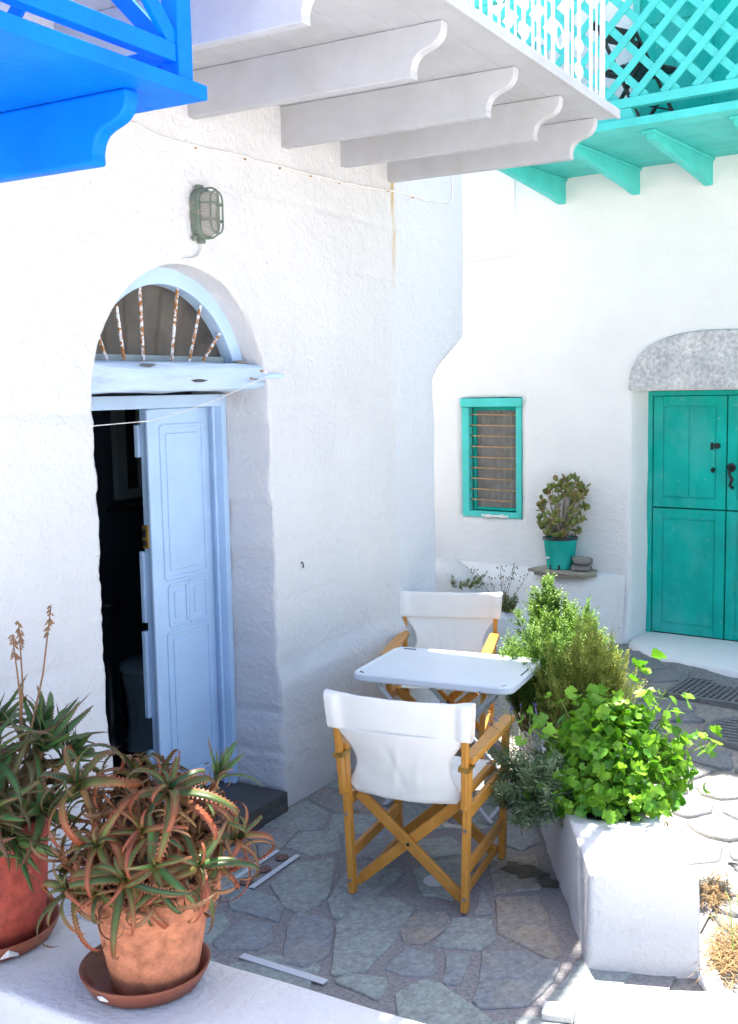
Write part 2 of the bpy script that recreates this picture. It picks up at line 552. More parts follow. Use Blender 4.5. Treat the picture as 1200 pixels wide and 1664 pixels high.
# ---- patio with flagstones
def clip_poly(poly, px, py, nx, ny):
    out = []
    for i in range(len(poly)):
        a, b = poly[i], poly[(i + 1) % len(poly)]
        da = (a[0] - px) * nx + (a[1] - py) * ny
        db = (b[0] - px) * nx + (b[1] - py) * ny
        if da <= 0:
            out.append(a)
        if da * db < 0:
            t = da / (da - db)
            out.append((a[0] + (b[0] - a[0]) * t, a[1] + (b[1] - a[1]) * t))
    return out


def voronoi(seeds, i, gap, box):
    x0, x1, y0, y1 = box
    p = [(x0, y0), (x1, y0), (x1, y1), (x0, y1)]
    sx, sy = seeds[i]
    for j, (tx, ty) in enumerate(seeds):
        if j == i or abs(tx - sx) + abs(ty - sy) > 1.6:
            continue
        dx, dy = tx - sx, ty - sy
        L = sqrt(dx * dx + dy * dy)
        p = clip_poly(p, (sx + tx) / 2 - dx / L * gap, (sy + ty) / 2 - dy / L * gap, dx, dy)
        if len(p) < 3:
            return None
    return p


def rough_poly(p, seg=0.05, amp=0.006, rnd=0.25):
    """cut the corners, then subdivide and jitter the outline of a broken stone"""
    q = []
    n = len(p)
    for i in range(n):
        a, b, c = Vector(p[i - 1]), Vector(p[i]), Vector(p[(i + 1) % n])
        k = min(0.012, rnd * min((a - b).length, (c - b).length))
        q.append(b + (a - b).normalized() * k)
        q.append(b + (c - b).normalized() * k)
    out = []
    for i in range(len(q)):
        a, b = q[i], q[(i + 1) % len(q)]
        k = max(1, min(5, int((b - a).length / seg)))
        for j in range(k):
            t = a.lerp(b, j / k)
            out.append((t.x + random.uniform(-amp, amp), t.y + random.uniform(-amp, amp)))
    return out


def slab(name, poly, z0, z1, mat, parent, inset=0.006, dome=0.0, zf=None, tilt=0.0015):
    cx = sum(p[0] for p in poly) / len(poly)
    cy = sum(p[1] for p in poly) / len(poly)
    n = len(poly)
    tx, ty = random.uniform(-tilt, tilt), random.uniform(-tilt, tilt)

    def zz(x, y):
        return (zf(x, y) if zf else 0.0) + tx * (x - cx) / 0.2 + ty * (y - cy) / 0.2
    mb = MB()
    vs = [(x - cx, y - cy, z0 + (zf(x, y) if zf else 0)) for x, y in poly]
    vs += [(x - cx, y - cy, z1 - 0.005 + zz(x, y)) for x, y in poly]
    top = []
    for x, y in poly:
        d = sqrt((x - cx) ** 2 + (y - cy) ** 2) or 1
        k = 1 - inset / d
        top.append(((x - cx) * k, (y - cy) * k, z1 + zz(x, y)))
    vs += top
    fs = []
    for i in range(n):
        j = (i + 1) % n
        fs.append((i, j, n + j, n + i))
        fs.append((n + i, n + j, 2 * n + j, 2 * n + i))
    if dome:
        vs += [(x * 0.6, y * 0.6, z + dome * 0.8) for x, y, z in top]
        vs.append((0, 0, z1 + dome + zz(cx, cy)))
        for i in range(n):
            j = (i + 1) % n
            fs.append((2 * n + i, 2 * n + j, 3 * n + j, 3 * n + i))
            fs.append((3 * n + i, 3 * n + j, 4 * n))
    else:
        fs.append(tuple(range(2 * n, 3 * n)))
    mb.add(vs, fs)
    o = part(name, mb, mat, parent, smooth=bool(dome))
    o.location = (cx, cy, 0)
    return o


pm = MB()
pm.grid(30, 40, lambda u, v: (-0.1 + u * 2.25, 1.6 + v * 5.4, 0.0 + 0.003 * fn(u * 9, v * 20)))
patio = struct(part('patio', pm, M['mortar'], fix=False))
TRACED = [
 [[0.873,3.725],[0.994,3.772],[1.089,3.729],[1.115,3.654],[1.16,3.25],[1.066,3.164],[0.888,3.477]],
 [[0.748,3.644],[0.679,3.872],[0.711,3.923],[0.854,4.032],[0.906,4.007],[0.888,3.549],[0.843,3.526]],
 [[0.453,3.652],[0.425,3.85],[0.559,3.989],[0.669,3.798],[0.728,3.665],[0.711,3.501],[0.613,3.511]],
 [[0.351,3.5],[0.363,3.56],[0.52,3.556],[0.607,3.508],[0.671,3.392],[0.436,3.388]],
 [[0.541,3.129],[0.533,3.32],[0.653,3.354],[0.734,3.258],[0.728,3.174],[0.589,3.106]],
 [[0.713,3.385],[0.699,3.495],[0.858,3.49],[0.975,3.279],[0.958,3.144],[0.863,3.143]],
 [[1.1,3.13],[1.111,3.176],[1.241,3.221],[1.28,3.172],[1.295,3.079],[1.1,3.115]],
 [[1.329,3.152],[1.378,3.27],[1.436,3.278],[1.689,3.151],[1.698,3.017],[1.485,2.904]],
 [[1.215,3.28],[1.223,3.448],[1.336,3.443],[1.389,3.311],[1.27,3.261]],
 [[1.441,3.28],[1.372,3.475],[1.449,3.515],[1.504,3.302]],
 [[1.301,3.502],[1.279,3.74],[1.405,3.791],[1.485,3.652],[1.456,3.557]],
 [[1.592,3.226],[1.485,3.547],[1.608,3.612],[1.758,3.603],[1.776,3.463],[1.752,3.289],[1.623,3.21]],
 [[1.358,3.962],[1.5,4.06],[1.74,3.674],[1.72,3.623],[1.481,3.704]],
 [[1.106,3.591],[1.119,3.7],[1.224,3.77],[1.285,3.685],[1.259,3.506],[1.18,3.478]],
 [[1.334,3.798],[1.255,4.036],[1.395,3.844]],
 [[0.289,4.001],[0.271,4.173],[0.407,4.264],[0.532,4.088],[0.454,3.971]],
 [[0.462,4.23],[0.712,4.421],[0.829,4.26],[0.758,4.092],[0.592,4.043]],
 [[0.941,4.043],[0.947,4.152],[1.093,4.265],[1.208,4.078],[1.199,3.879],[1.06,3.87]],
 [[1.065,4.686],[1.22,4.76],[1.31,4.583],[1.265,4.466],[1.157,4.488]],
 [[1.192,4.28],[1.34,4.44],[1.48,4.148],[1.325,4.008]],
 [[0.145,3.967],[0.138,4.211],[0.237,4.198],[0.276,3.994],[0.271,3.84]],
 [[0.789,4.338],[0.928,4.45],[1.065,4.325],[0.925,4.196]],
 [[0.322,3.268],[0.446,3.333],[0.515,3.282],[0.531,3.124],[0.467,3.09]],
]
for p in TRACED:
    _c = (sum(a[0] for a in p) / len(p), sum(a[1] for a in p) / len(p))
    p = [(_c[0] + (a[0] - _c[0]) * 1.05, _c[1] + (a[1] - _c[1]) * 1.05) for a in p]
    slab('flagstone', rough_poly(p, 0.05, 0.005), -0.02, 0.008, M['slate'], patio, 0.004)
cent = [(sum(a[0] for a in p) / len(p), sum(a[1] for a in p) / len(p)) for p in TRACED]
fill = []
tries = 0
while len(fill) < 46 and tries < 6000:
    tries += 1
    c = (random.uniform(0.1, 2.0), random.uniform(2.45, 6.9))
    if 3.1 < c[1] < 4.35 and 0.3 < c[0] < 1.75:
        continue
    if c[0] > 1.72 - (c[1] - 3.7) * 0.53 and c[1] > 3.5:
        continue
    if all((c[0] - q[0]) ** 2 + (c[1] - q[1]) ** 2 > 0.075 for q in fill) and all((c[0] - q[0]) ** 2 + (c[1] - q[1]) ** 2 > 0.06 for q in cent):
        fill.append(c)
seeds = cent + fill
for i in range(len(cent), len(seeds)):
    p = voronoi(seeds, i, 0.012, (0.05, 2.0, 2.42, 6.9))
    if p:
        slab('flagstone', rough_poly(p, 0.06, 0.006), -0.02, 0.006, M['slate'], patio, 0.004)
# white painted strips, the medallions between them, a paint spot and a wet patch
def flat(name, pts, z, mat, parent, th=0.004):
    mb = MB()
    mb.prism(pts, 'z', z - th, z)
    return part(name, mb, mat, parent)


def strip(a, b, w):
    a, b = Vector(a), Vector(b)
    s = (b - a).normalized()
    s = Vector((-s.y, s.x)) * w / 2
    return [a - s, b - s, b + s, a + s]


for a, b, w in (((0.283, 3.614), (0.288, 3.945), 0.022), ((0.402, 3.576), (0.397, 3.942), 0.024), ((0.70, 3.102), (1.075, 3.092), 0.034)):
    flat('painted_strip', strip(a, b, w), 0.0105, M['white'], patio)
for c in ((0.345, 3.62), (0.345, 3.753), (0.345, 3.887)):
    flat('medallion', [(c[0] + 0.028 * cos(2 * pi * k / 20), c[1] + 0.034 * sin(2 * pi * k / 20)) for k in range(20)], 0.0105, M['medal'], patio)
flat('paint_spot', [(1.06 + 0.05 * cos(2 * pi * k / 24), 4.0 + 0.062 * sin(2 * pi * k / 24)) for k in range(24)], 0.0105, M['white'], patio)
for cx, cy, rx, ry, s in ((1.355, 4.26, 0.10, 0.06, 3), (1.49, 4.20, 0.055, 0.035, 9)):
    flat('wet_patch', [(cx + rx * (1 + 0.75 * fn(cos(2 * pi * k / 36) * 2.2, sin(2 * pi * k / 36) * 2.2, s)) * cos(2 * pi * k / 36),
                        cy + ry * (1 + 0.75 * fn(cos(2 * pi * k / 36) * 2.2, sin(2 * pi * k / 36) * 2.2, s + 4)) * sin(2 * pi * k / 36)) for k in range(36)], 0.0100, M['wet'], patio, 0.002)

# ---- street with cobbles
sm = MB()
sm.grid(50, 60, lambda u, v: (-2.6 + u * 9.0, 2.2 + v * 6.8, zs(-2.6 + u * 9, 2.2 + v * 6.8) - 0.012 + 0.012 * fn(u * 22, v * 16)))
street = struct(part('street', sm, M['street'], fix=False, smooth=True))


def planter_right(y):          # street side of the planter at depth y
    return 2.21 - (y - 3.75) * 0.463


cs = []
tries = 0
while len(cs) < 300 and tries < 20000:
    tries += 1
    c = (random.uniform(0.9, 3.3), random.uniform(3.3, 7.75))
    if c[0] < planter_right(c[1]) + 0.08 and c[1] < 5.8:
        continue
    d0 = 0.019 if fn(c[0] * 1.3, c[1] * 1.3, 5) < 0.15 else 0.05
    if c[1] > 6.7:
        d0 = 0.06
    if all((c[0] - q[0]) ** 2 + (c[1] - q[1]) ** 2 > d0 for q in cs):
        cs.append(c)
for i, c in enumerate(cs):
    if (c[0] - 1.93) ** 2 + (c[1] - 6.45) ** 2 < 0.16 or (1.30 < c[0] < 1.95 and 6.78 < c[1] < 7.5):
        continue
    p = voronoi(cs, i, random.uniform(0.010, 0.028), (0.8, 3.4, 3.3, 7.8))
    if p and len(p) > 2:
        p = [q for q in p if q[0] > planter_right(q[1]) - 0.05 or q[1] > 5.8]
        if len(p) > 2:
            slab('cobble', rough_poly(p, 0.05, 0.009, 0.35), -0.04, 0.004, M['cobble'], street, 0.009, random.uniform(0.002, 0.010), zs, 0.006)

# manhole cover and drain grating
mh = thing('manhole_cover', 'round dark cast iron manhole cover set in the cobbles', 'manhole cover', (1.93, 6.45, zs(0, 6.45)))
part('rim', MB().lathe([(0.30, -0.02), (0.30, 0.016), (0.275, 0.018), (0.272, 0.008)], 40), M['iron'], mh, smooth=True)
part('plate', MB().lathe([(0.0001, 0.012), (0.268, 0.012), (0.268, -0.02)], 40), M['iron'], mh)
for k in range(9):
    yy = -0.22 + k * 0.055
    hw = sqrt(max(0.01, 0.255 ** 2 - yy * yy))
    part('rib', MB().box(-hw, hw, yy - 0.009, yy + 0.009, 0.0115, 0.019), M['iron'], mh)
gr = thing('drain_grating', 'rectangular dark drain grating in the street before the teal door', 'grating', (1.62, 7.14, zs(0, 7.14)), radians(-6))
part('frame', MB().box(-0.36, 0.36, -0.24, -0.215, -0.02, 0.016).box(-0.36, 0.36, 0.215, 0.24, -0.02, 0.016).box(-0.36, -0.335, -0.2149, 0.2149, -0.02, 0.016).box(0.335, 0.36, -0.2149, 0.2149, -0.02, 0.016), M['iron'], gr)
part('pit', MB().box(-0.334, 0.334, -0.214, 0.214, -0.055, -0.012), M['insidef'], gr)
for k in range(17):
    part('bar', MB().box(-0.32 + k * 0.04 - 0.007, -0.32 + k * 0.04 + 0.007, -0.2145, 0.2145, -0.011, 0.012), M['iron'], gr)
for k in range(8):
    part('cross_bar', MB().box(-0.334, 0.334, -0.19 + k * 0.054 - 0.006, -0.19 + k * 0.054 + 0.006, -0.010, 0.009), M['iron'], gr)

# ================================================================== left house
YC, RA, ZSP = 3.785, 0.60, 2.045


def wx(y, z):
    d = 0.012 * fn(y, z, 1.0, 1.1) + 0.006 * fn(y, z, 3.0, 3.1) + 0.0034 * fn(y, z, 7.0, 10) + 0.0024 * fn(y, z, 2, 24)
    zp = 0.74 + 0.05 * fn(y, 0, 3, 1.2)
    d += 0.040 * (1 - sstep(zp - 0.10, zp + 0.02, z)) * (0.55 + 0.45 * sstep(4.2, 5.2, y))
    for i, zc in enumerate((0.38, 1.05, 1.36, 1.70, 2.03, 2.37, 2.72, 3.02)):
        w = 0.012
        zz_ = zc + 0.012 * fn(y, i * 3.1, 0, 0.9)
        d -= 0.0065 * math.exp(-((z - zz_) / w) ** 2) * max(0.0, 0.5 + fn(y, i * 5.3, 2, 1.7))
    yc_ = 6.17 + 0.03 * fn(z, 3, 3, 2.0) + 0.50 * sstep(2.12, 2.52, z)
    if y > yc_:
        d -= (y - yc_) * 1.1
    return d


lh = thing('white_house', 'whitewashed house on the left with arched doorway and open pale blue door', 'house')
rows = []
z = -0.03
while z < ZSP - 0.012:
    rows.append(z)
    z += 0.0155
for k in range(0, 31):
    rows.append(ZSP + RA * sin(pi / 2 * k / 30))
z = rows[-1] + 0.0155
while z < 4.4:
    rows.append(z)
    z += 0.0155


def hw(z):
    if z < ZSP:
        return RA + 0.006 * fn(0, z, 2, 9)
    return RA * sqrt(max(0.0, 1 - ((z - ZSP) / RA) ** 2)) if z < ZSP + RA - 1e-6 else 0.0


bm = bmesh.new()
nl, nr_ = 62, 112
L0, LEND = 1.4, 6.62
grid = []
rim = []
for z in rows:
    h = hw(z)
    jl = 0.008 * fn(z, 5, 0, 11) + 0.007 * fn(z, 1, 0, 31)
    jr = 0.008 * fn(z, 9, 0, 9) + 0.006 * fn(z, 7, 0, 29)
    if h == 0:
        jl = jr = 0
    yl, yr = YC - h + jl, YC + h + jr
    if z < ZSP:
        yl -= 0.0 + 0.01 * (1 - z / ZSP)
    row = []
    for i in range(nl + 1):
        y = L0 + (yl - L0) * (1 - (1 - i / nl) ** 1.25)
        row.append(bm.verts.new((wx(y, z), y, z)))
    row2 = []
    for i in range(nr_ + 1):
        y = yr + (LEND - yr) * (i / nr_)
        if h == 0 and i == 0:
            row2.append(row[-1])
        else:
            row2.append(bm.verts.new((wx(y, z), y, z)))
    grid.append((row, row2))
for j in range(len(rows) - 1):
    for a, b in ((grid[j][0], grid[j + 1][0]), (grid[j][1], grid[j + 1][1])):
        for i in range(len(a) - 1):
            bm.faces.new((a[i], a[i + 1], b[i + 1], b[i]))
bmesh.ops.remove_doubles(bm, verts=bm.verts, dist=1e-5)
# reveal: pull the rim of the opening back into the wall
rim = [e for e in bm.edges if e.is_boundary and all(L0 + 0.5 < v.co.y < LEND - 1.5 and v.co.z < ZSP + RA + 0.01 and abs(v.co.y - YC) < RA + 0.08 for v in e.verts) and not all(v.co.z < -0.02 for v in e.verts)]
prev = rim
for dx, sh in ((-0.008, -0.004), (-0.02, -0.012), (-0.09, -0.014), (-0.16, -0.016), (-0.30, -0.018), (-0.46, -0.018)):
    ex = bmesh.ops.extrude_edge_only(bm, edges=prev)
    nv = [g for g in ex['geom'] if isinstance(g, bmesh.types.BMVert)]
    prev = [g for g in ex['geom'] if isinstance(g, bmesh.types.BMEdge)]
    for v in nv:
        v.co.x = dx + (0.004 * fn(v.co.y, v.co.z, dx, 14) if dx > -0.3 else 0)
        c = Vector((v.co.y - YC, v.co.z - ZSP if v.co.z > ZSP else 0))
        if c.length > 1e-4:
            c.normalize()
            k = 0.004 + 0.010 * fn(v.co.y * 7, v.co.z * 7, dx * 9)
            v.co.y -= c.x * k * 0.5
            v.co.z -= c.y * k * 0.5
bmesh.ops.recalc_face_normals(bm, faces=bm.faces)
me = bpy.data.meshes.new('wall')
bm.to_mesh(me)
bm.free()
me.polygons.foreach_set('use_smooth', [True] * len(me.polygons))
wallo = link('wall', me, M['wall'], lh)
# the rest of the shell: end wall beyond the chamfered corner, roof and back
end = MB()
end.grid(24, 60, lambda u, v: (lambda zz: (wx(LEND, zz) * (1 - u) - 4.0 * u, LEND + 0.004 * fn(u * 12, zz * 3), zz))(-0.03 + v * 4.42))
part('end_wall', end, M['wall2'], lh, smooth=True)
part('unseen_roof', MB().box(-4.0, -0.03, 1.40, 6.60, 4.30, 4.37), M['wall3'], lh)
part('rear_wall', MB().box(-4.05, -4.0, 1.4, 6.6, -0.03, 4.3), M['wall3'], lh)
part('near_wall', MB().box(-4.0, -0.03, 1.36, 1.40, -0.03, 4.37), M['wall3'], lh)
# room behind the doorway
rm = MB()
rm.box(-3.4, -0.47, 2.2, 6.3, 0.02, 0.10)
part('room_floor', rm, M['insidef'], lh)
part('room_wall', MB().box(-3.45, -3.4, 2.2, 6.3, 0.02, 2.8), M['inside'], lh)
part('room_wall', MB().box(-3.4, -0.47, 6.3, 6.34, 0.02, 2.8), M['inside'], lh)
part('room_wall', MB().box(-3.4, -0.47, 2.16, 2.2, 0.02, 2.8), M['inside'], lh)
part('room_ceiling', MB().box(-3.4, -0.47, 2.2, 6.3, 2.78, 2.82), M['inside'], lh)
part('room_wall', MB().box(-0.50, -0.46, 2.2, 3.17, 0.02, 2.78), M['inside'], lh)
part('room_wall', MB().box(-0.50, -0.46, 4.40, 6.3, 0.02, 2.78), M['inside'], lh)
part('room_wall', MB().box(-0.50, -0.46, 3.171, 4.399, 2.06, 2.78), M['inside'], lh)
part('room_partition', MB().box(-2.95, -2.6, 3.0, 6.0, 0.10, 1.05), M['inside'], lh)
# threshold slab
th = MB()
th.grid(16, 18, lambda u, v: (-0.46 + u * 0.52, 3.20 + v * 1.16, 0.105 + 0.004 * fn(u * 5, v * 9)))
th.grid(16, 4, lambda u, v: (0.06 + 0.006 * fn(u * 6, v * 3), 3.20 + u * 1.16, v * 0.105))
th.grid(16, 4, lambda u, v: (-0.46 + u * 0.52, 4.36, v * 0.105))
th.grid(16, 4, lambda u, v: (-0.46 + u * 0.52, 3.20, v * 0.105))
part('threshold', th, M['step'], lh)
# door frame
fr = part('door_frame', MB().box(-0.40, -0.25, 4.335, 4.372, 0.10, 2.085).box(-0.40, -0.25, 3.20, 3.235, 0.10, 2.085).box(-0.40, -0.252, 3.235, 4.335, 2.025, 2.085), M['bluelight'], lh, bevel=0.004)
part('stop_bead', MB().box(-0.305, -0.292, 4.318, 4.335, 0.10, 2.024), M['bluelight'], fr, bevel=0.003)
# door leaf (right one, shut; mouldings built up on it)
leaf = part('door', MB().box(-0.375, -0.332, 3.875, 4.334, 0.115, 2.022), M['bluelight'], lh, bevel=0.003)


def moulding(y0, y1, z0, z1, x, parent, w=0.018, h=0.009, name='moulding', mat='bluelight'):
    mb = MB()
    for s, t in (((y0, z0), (y1, z0)), ((y1, z0), (y1, z1)), ((y1, z1), (y0, z1)), ((y0, z1), (y0, z0))):
        mb.bar((x, s[0], s[1]), (x, t[0], t[1]), w, h, (1, 0, 0))
    return part(name, mb, M[mat], parent, bevel=0.004)


for y0, y1, z0, z1 in ((3.965, 4.275, 1.215, 1.94), (3.985, 4.115, 0.985, 1.18), (4.135, 4.265, 0.985, 1.18), (3.965, 4.275, 0.22, 0.95)):
    moulding(y0, y1, z0, z1, -0.329, leaf)
    part('panel', MB().box(-0.334, -0.326, y0 + 0.035, y1 - 0.035, z0 + 0.035, z1 - 0.035), M['bluelight'], leaf, bevel=0.005)
part('cover_strip', MB().box(-0.336, -0.318, 3.862, 3.892, 0.12, 2.02), M['bluelight'], leaf, bevel=0.005)
part('lock', MB().box(-0.374, -0.335, 3.858, 3.8745, 1.375, 1.485), M['brass'], leaf, bevel=0.006)
part('keeper', MB().box(-0.363, -0.347, 3.851, 3.8575, 1.43, 1.465).box(-0.363, -0.347, 3.851, 3.8575, 1.39, 1.415), M['darkmetal'], leaf)
# edge rebate of the leaf: thin lapped boards with broken outline
for z0, z1, w in ((1.80, 1.95, 0.012), (1.02, 1.36, 0.010), (0.56, 0.98, 0.016), (0.14, 0.40, 0.018)):
    part('edge_lath', MB().box(-0.40, -0.376, 3.872 - w, 3.89, z0, z1), M['bluelight'], leaf, bevel=0.004)
# open leaf swung back against the inside left jamb
leaf2 = part('door', MB().box(-0.90, -0.43, 3.205, 3.245, 0.115, 2.022), M['bluelight'], lh, bevel=0.003)
# lintel: a hand-hewn beam
lt = MB()
sec = [(cos(2 * pi * k / 28), sin(2 * pi * k / 28)) for k in range(28)]


def lint(u, v):
    a = 2 * pi * v
    y = 3.19 + u * 1.20
    c, s = cos(a), sin(a)
    px = math.copysign(abs(c) ** 0.42, c)
    pz = math.copysign(abs(s) ** 0.42, s)
    k = 0.14 * fn(y * 2.2, px * 1.2, pz * 1.2) + 0.06 * fn(y * 6, px * 3, pz * 3)
    zt = 0.062 + 0.012 * fn(y * 2.3, 3, 0)
    kn = 0.013 * math.exp(-((y - 3.86) / 0.09) ** 2 - ((pz * zt + 0.018) / 0.010) ** 2) if px > 0.5 else 0
    return (-0.085 + px * 0.078 * (1 + k) - kn, y, 2.163 + pz * zt * (1 + k))


lt.grid(70, 56, lint)
lt.add([lint(0, k / 28) for k in range(28)], [tuple(range(28))])
lt.add([lint(1, k / 28) for k in range(28)], [tuple(range(28))])
lin = part('lintel', lt, M['lintel'], lh, smooth=True)
part('peg', MB().tube([(-0.02, 4.36, 2.165), (0.01, 4.41, 2.168), (0.035, 4.455, 2.166)], [0.014, 0.013, 0.011], 10), M['bluelight'], lin)
part('nail', MB().tube([(-0.012, 4.34, 2.19), (0.0, 4.34, 2.19)], 0.006, 8), M['rustwire'], lin)
part('nail', MB().tube([(-0.012, 4.255, 2.155), (-0.002, 4.255, 2.155)], 0.005, 8), M['rustwire'], lin)
part('wood_knot', MB().prism([(3.80 + 0.001, 2.150), (3.84, 2.158), (3.89, 2.157), (3.94, 2.148), (3.90, 2.140), (3.85, 2.139)], 'x', -0.03, -0.0125), M['step'], lin)
# fanlight
FZ = 2.232


def arch(r0, r1, x0, x1, n=30, zc=2.052):
    mb = MB()
    a0 = math.asin((FZ - zc) / r1)
    b0 = math.asin((FZ - zc) / r0)
    for k in range(n + 1):
        pass
    vs, fs = [], []
    for k in range(n + 1):
        ta = a0 + (pi - 2 * a0) * k / n
        tb = b0 + (pi - 2 * b0) * k / n
        for r, t, x in ((r1, ta, x1), (r0, tb, x1), (r0, tb, x0), (r1, ta, x0)):
            vs.append((x, YC + r * cos(t), zc + r * sin(t)))
    for k in range(n):
        for q in range(4):
            q2 = (q + 1) % 4
            fs.append((k * 4 + q, k * 4 + q2, (k + 1) * 4 + q2, (k + 1) * 4 + q))
    mb.add(vs, fs)
    return mb


fl = part('fanlight', arch(0.515, 0.592, -0.21, -0.12), M['bluelight'], lh, bevel=0.003)
part('bottom_rail', MB().box(-0.205, -0.165, 3.28, 4.30, FZ - 0.004, FZ + 0.028), M['sash'], fl, bevel=0.002)
gp = MB()
_a = math.asin((FZ + 0.004 - 2.05) / 0.53)
gp.add([(-0.185, YC + 0.53 * cos(_a + (pi - 2 * _a) * k / 30), 2.05 + 0.53 * sin(_a + (pi - 2 * _a) * k / 30)) for k in range(31)], [tuple(range(31))])
part('glass_pane', gp, M['glassdark'], fl)
for (yb, yt, zt) in ((3.43, 3.37, 2.36), (3.528, 3.497, 2.46), (3.647, 3.645, 2.566), (3.829, 3.897, 2.566), (3.949, 4.059, 2.50), (4.038, 4.194, 2.372)):
    part('bar', MB().tube([(-0.135, yb, FZ - 0.012), (-0.138, yt, zt)], 0.0072, 8), M['rustbar'], fl)
# bits inside the room
w = thing('inner_window', 'grey green sash window on the dark wall inside the doorway', 'window')
for y0, y1, mm in ((4.93, 5.02, 'sash'), (5.13, 5.20, 'sash'), (5.36, 5.43, 'sash')):
    part('stile', MB().box(-1.54, -1.50, y0, y1, 1.52, 2.12), M[mm], w, bevel=0.004)
part('rail', MB().box(-1.54, -1.502, 4.93, 5.43, 1.46, 1.52), M['sash'], w, bevel=0.004)
part('pane', MB().box(-1.53, -1.52, 5.02, 5.36, 1.52, 2.10), M['blackpipe'], w)
part('backing', MB().box(-1.62, -1.545, 4.40, 5.6, 0.10, 2.72), M['inside'], w)
sh = thing('wall_shelf', 'thin dark shelf beneath the inner sash window', 'shelf')
part('board', MB().box(-1.54, -1.36, 4.86, 5.40, 1.395, 1.42), M['blackpipe'], sh, bevel=0.003)
part('rod', MB().tube([(-1.38, 4.88, 1.44), (-1.38, 5.36, 1.45)], 0.008), M['metal'], sh)
st = thing('stove_column', 'black turned stove column standing in the dark room', 'column', (-1.16, 4.43, 0.10))
part('shaft', MB().lathe([(0.075, 0), (0.085, 0.02), (0.085, 0.06), (0.06, 0.09), (0.07, 0.12), (0.06, 0.15), (0.07, 0.19), (0.055, 0.22), (0.055, 0.78), (0.075, 0.80), (0.075, 0.83), (0.085, 0.84), (0.085, 0.86), (0.0001, 0.87)], 28), M['blackpipe'], st, smooth=True)
tb = thing('round_stool', 'round draped stool in the dark room behind the blue door', 'stool', (-1.05, 4.66, 0.10))
part('cushion', MB().lathe([(0.0001, 0.50), (0.15, 0.50), (0.185, 0.48), (0.19, 0.45), (0.17, 0.425)], 32), M['sash'], tb, smooth=True)
part('skirt', MB().lathe([(0.165, 0.43), (0.15, 0.30), (0.145, 0.15), (0.16, 0.02), (0.17, 0.0)], 48, wob=0.10), M['sash'], tb, smooth=True)

# wall lamp, cable, string, hook
lamp = thing('bulkhead_lamp', 'oval green caged bulkhead lamp above the arched doorway', 'lamp', (0.0, 3.885, 2.865))
lamp.scale = (.88, .88, .88)


def oval(ry, rz, k, n=40):
    """stadium outline; rz is the half height"""
    out = []
    for i in range(n):
        a = 2 * pi * i / n
        out.append((ry * cos(a), (rz - ry) * (1 if sin(a) > 0 else -1 if sin(a) < 0 else 0) + ry * sin(a)))
    return out


def ovring(prof, n=44):
    mb = MB()
    vs, fs = [], []
    for x, ry, rz in prof:
        for p in oval(ry, rz, 0, n):
            vs.append((x, p[0], p[1]))
    for j in range(len(prof) - 1):
        for k in range(n):
            k2 = (k + 1) % n
            fs.append((j * n + k, j * n + k2, (j + 1) * n + k2, (j + 1) * n + k))
    fs.append(tuple((len(prof) - 1) * n + k for k in range(n)))
    mb.add(vs, fs)
    return mb


part('base', ovring([(0.0, 0.060, 0.118), (0.030, 0.060, 0.118), (0.034, 0.066, 0.124), (0.050, 0.066, 0.124), (0.056, 0.060, 0.118), (0.056, 0.050, 0.108)]), M['lampgreen'], lamp, smooth=False)
part('glass_dome', ovring([(0.050, 0.050, 0.108), (0.085, 0.049, 0.106), (0.105, 0.043, 0.098), (0.115, 0.028, 0.080), (0.118, 0.01, 0.06)]), M['lampglass'], lamp, smooth=True)
for zz_ in (-0.038, 0.042):
    part('cage_wire', MB().tube([(0.052, -0.062, zz_), (0.09, -0.062, zz_), (0.118, -0.052, zz_), (0.126, -0.03, zz_), (0.127, 0.03, zz_), (0.118, 0.052, zz_), (0.09, 0.062, zz_), (0.052, 0.062, zz_)], 0.0042, 8), M['lampgreen'], lamp)
for yy in (0.0,):
    part('cage_wire', MB().tube([(0.052, yy, 0.122), (0.09, yy, 0.121), (0.118, yy, 0.108), (0.129, yy, 0.08), (0.130, yy, -0.08), (0.118, yy, -0.108), (0.09, yy, -0.121), (0.052, yy, -0.122)], 0.0045, 8), M['lampgreen'], lamp)
part('cage_wire', MB().tube([(0.118, p[0], p[1]) for p in oval(0.047, 0.103, 0)] + [(0.118, 0.047, 0.056)], 0.0045, 8, cap=False), M['lampgreen'], lamp)
for zz_ in (-0.128, 0.128):
    part('fixing_lug', MB().box(0.0, 0.03, -0.02, 0.02, zz_ - 0.014, zz_ + 0.014), M['lampgreen'], lamp, bevel=0.006)
part('cable_gland', MB().tube([(0.018, -0.05, -0.115), (0.018, -0.066, -0.128)], [0.014, 0.011], 10), M['lampgreen'], lamp)
part('lead', MB().tube([(0.016, 0.01, -0.13), (0.012, 0.008, -0.17), (0.010, -0.02, -0.205), (0.008, -0.06, -0.222), (0.006, -0.13, -0.228)], 0.006, 8), M['cable'], lamp)
cab = [(3.0, 3.19), (3.488, 3.166), (3.70, 3.150), (3.879, 3.156), (4.238, 3.168), (4.513, 3.171), (4.787, 3.176), (5.055, 3.181), (5.381, 3.2), (5.607, 3.219), (5.74, 3.225), (6.054, 3.223), (6.40, 3.253), (6.445, 3.28), (6.455, 3.36), (6.45, 3.46)]
pts = []
for a, b in zip(cab[:-1], cab[1:]):
    for k in range(4):
        y, zz_ = a[0] + (b[0] - a[0]) * k / 4, a[1] + (b[1] - a[1]) * k / 4 + 0.006 * fn(a[0] + k, 2, 2, 1.7)
        pts.append((wx(y, zz_) + 0.006, y, zz_))
cb = thing('wall_cable', 'thin painted cable running along the white wall beneath the beams', 'cable', (0, 0, 0))
part('wire', MB().tube(pts, 0.0055, 7), M['cable'], cb, smooth=True)
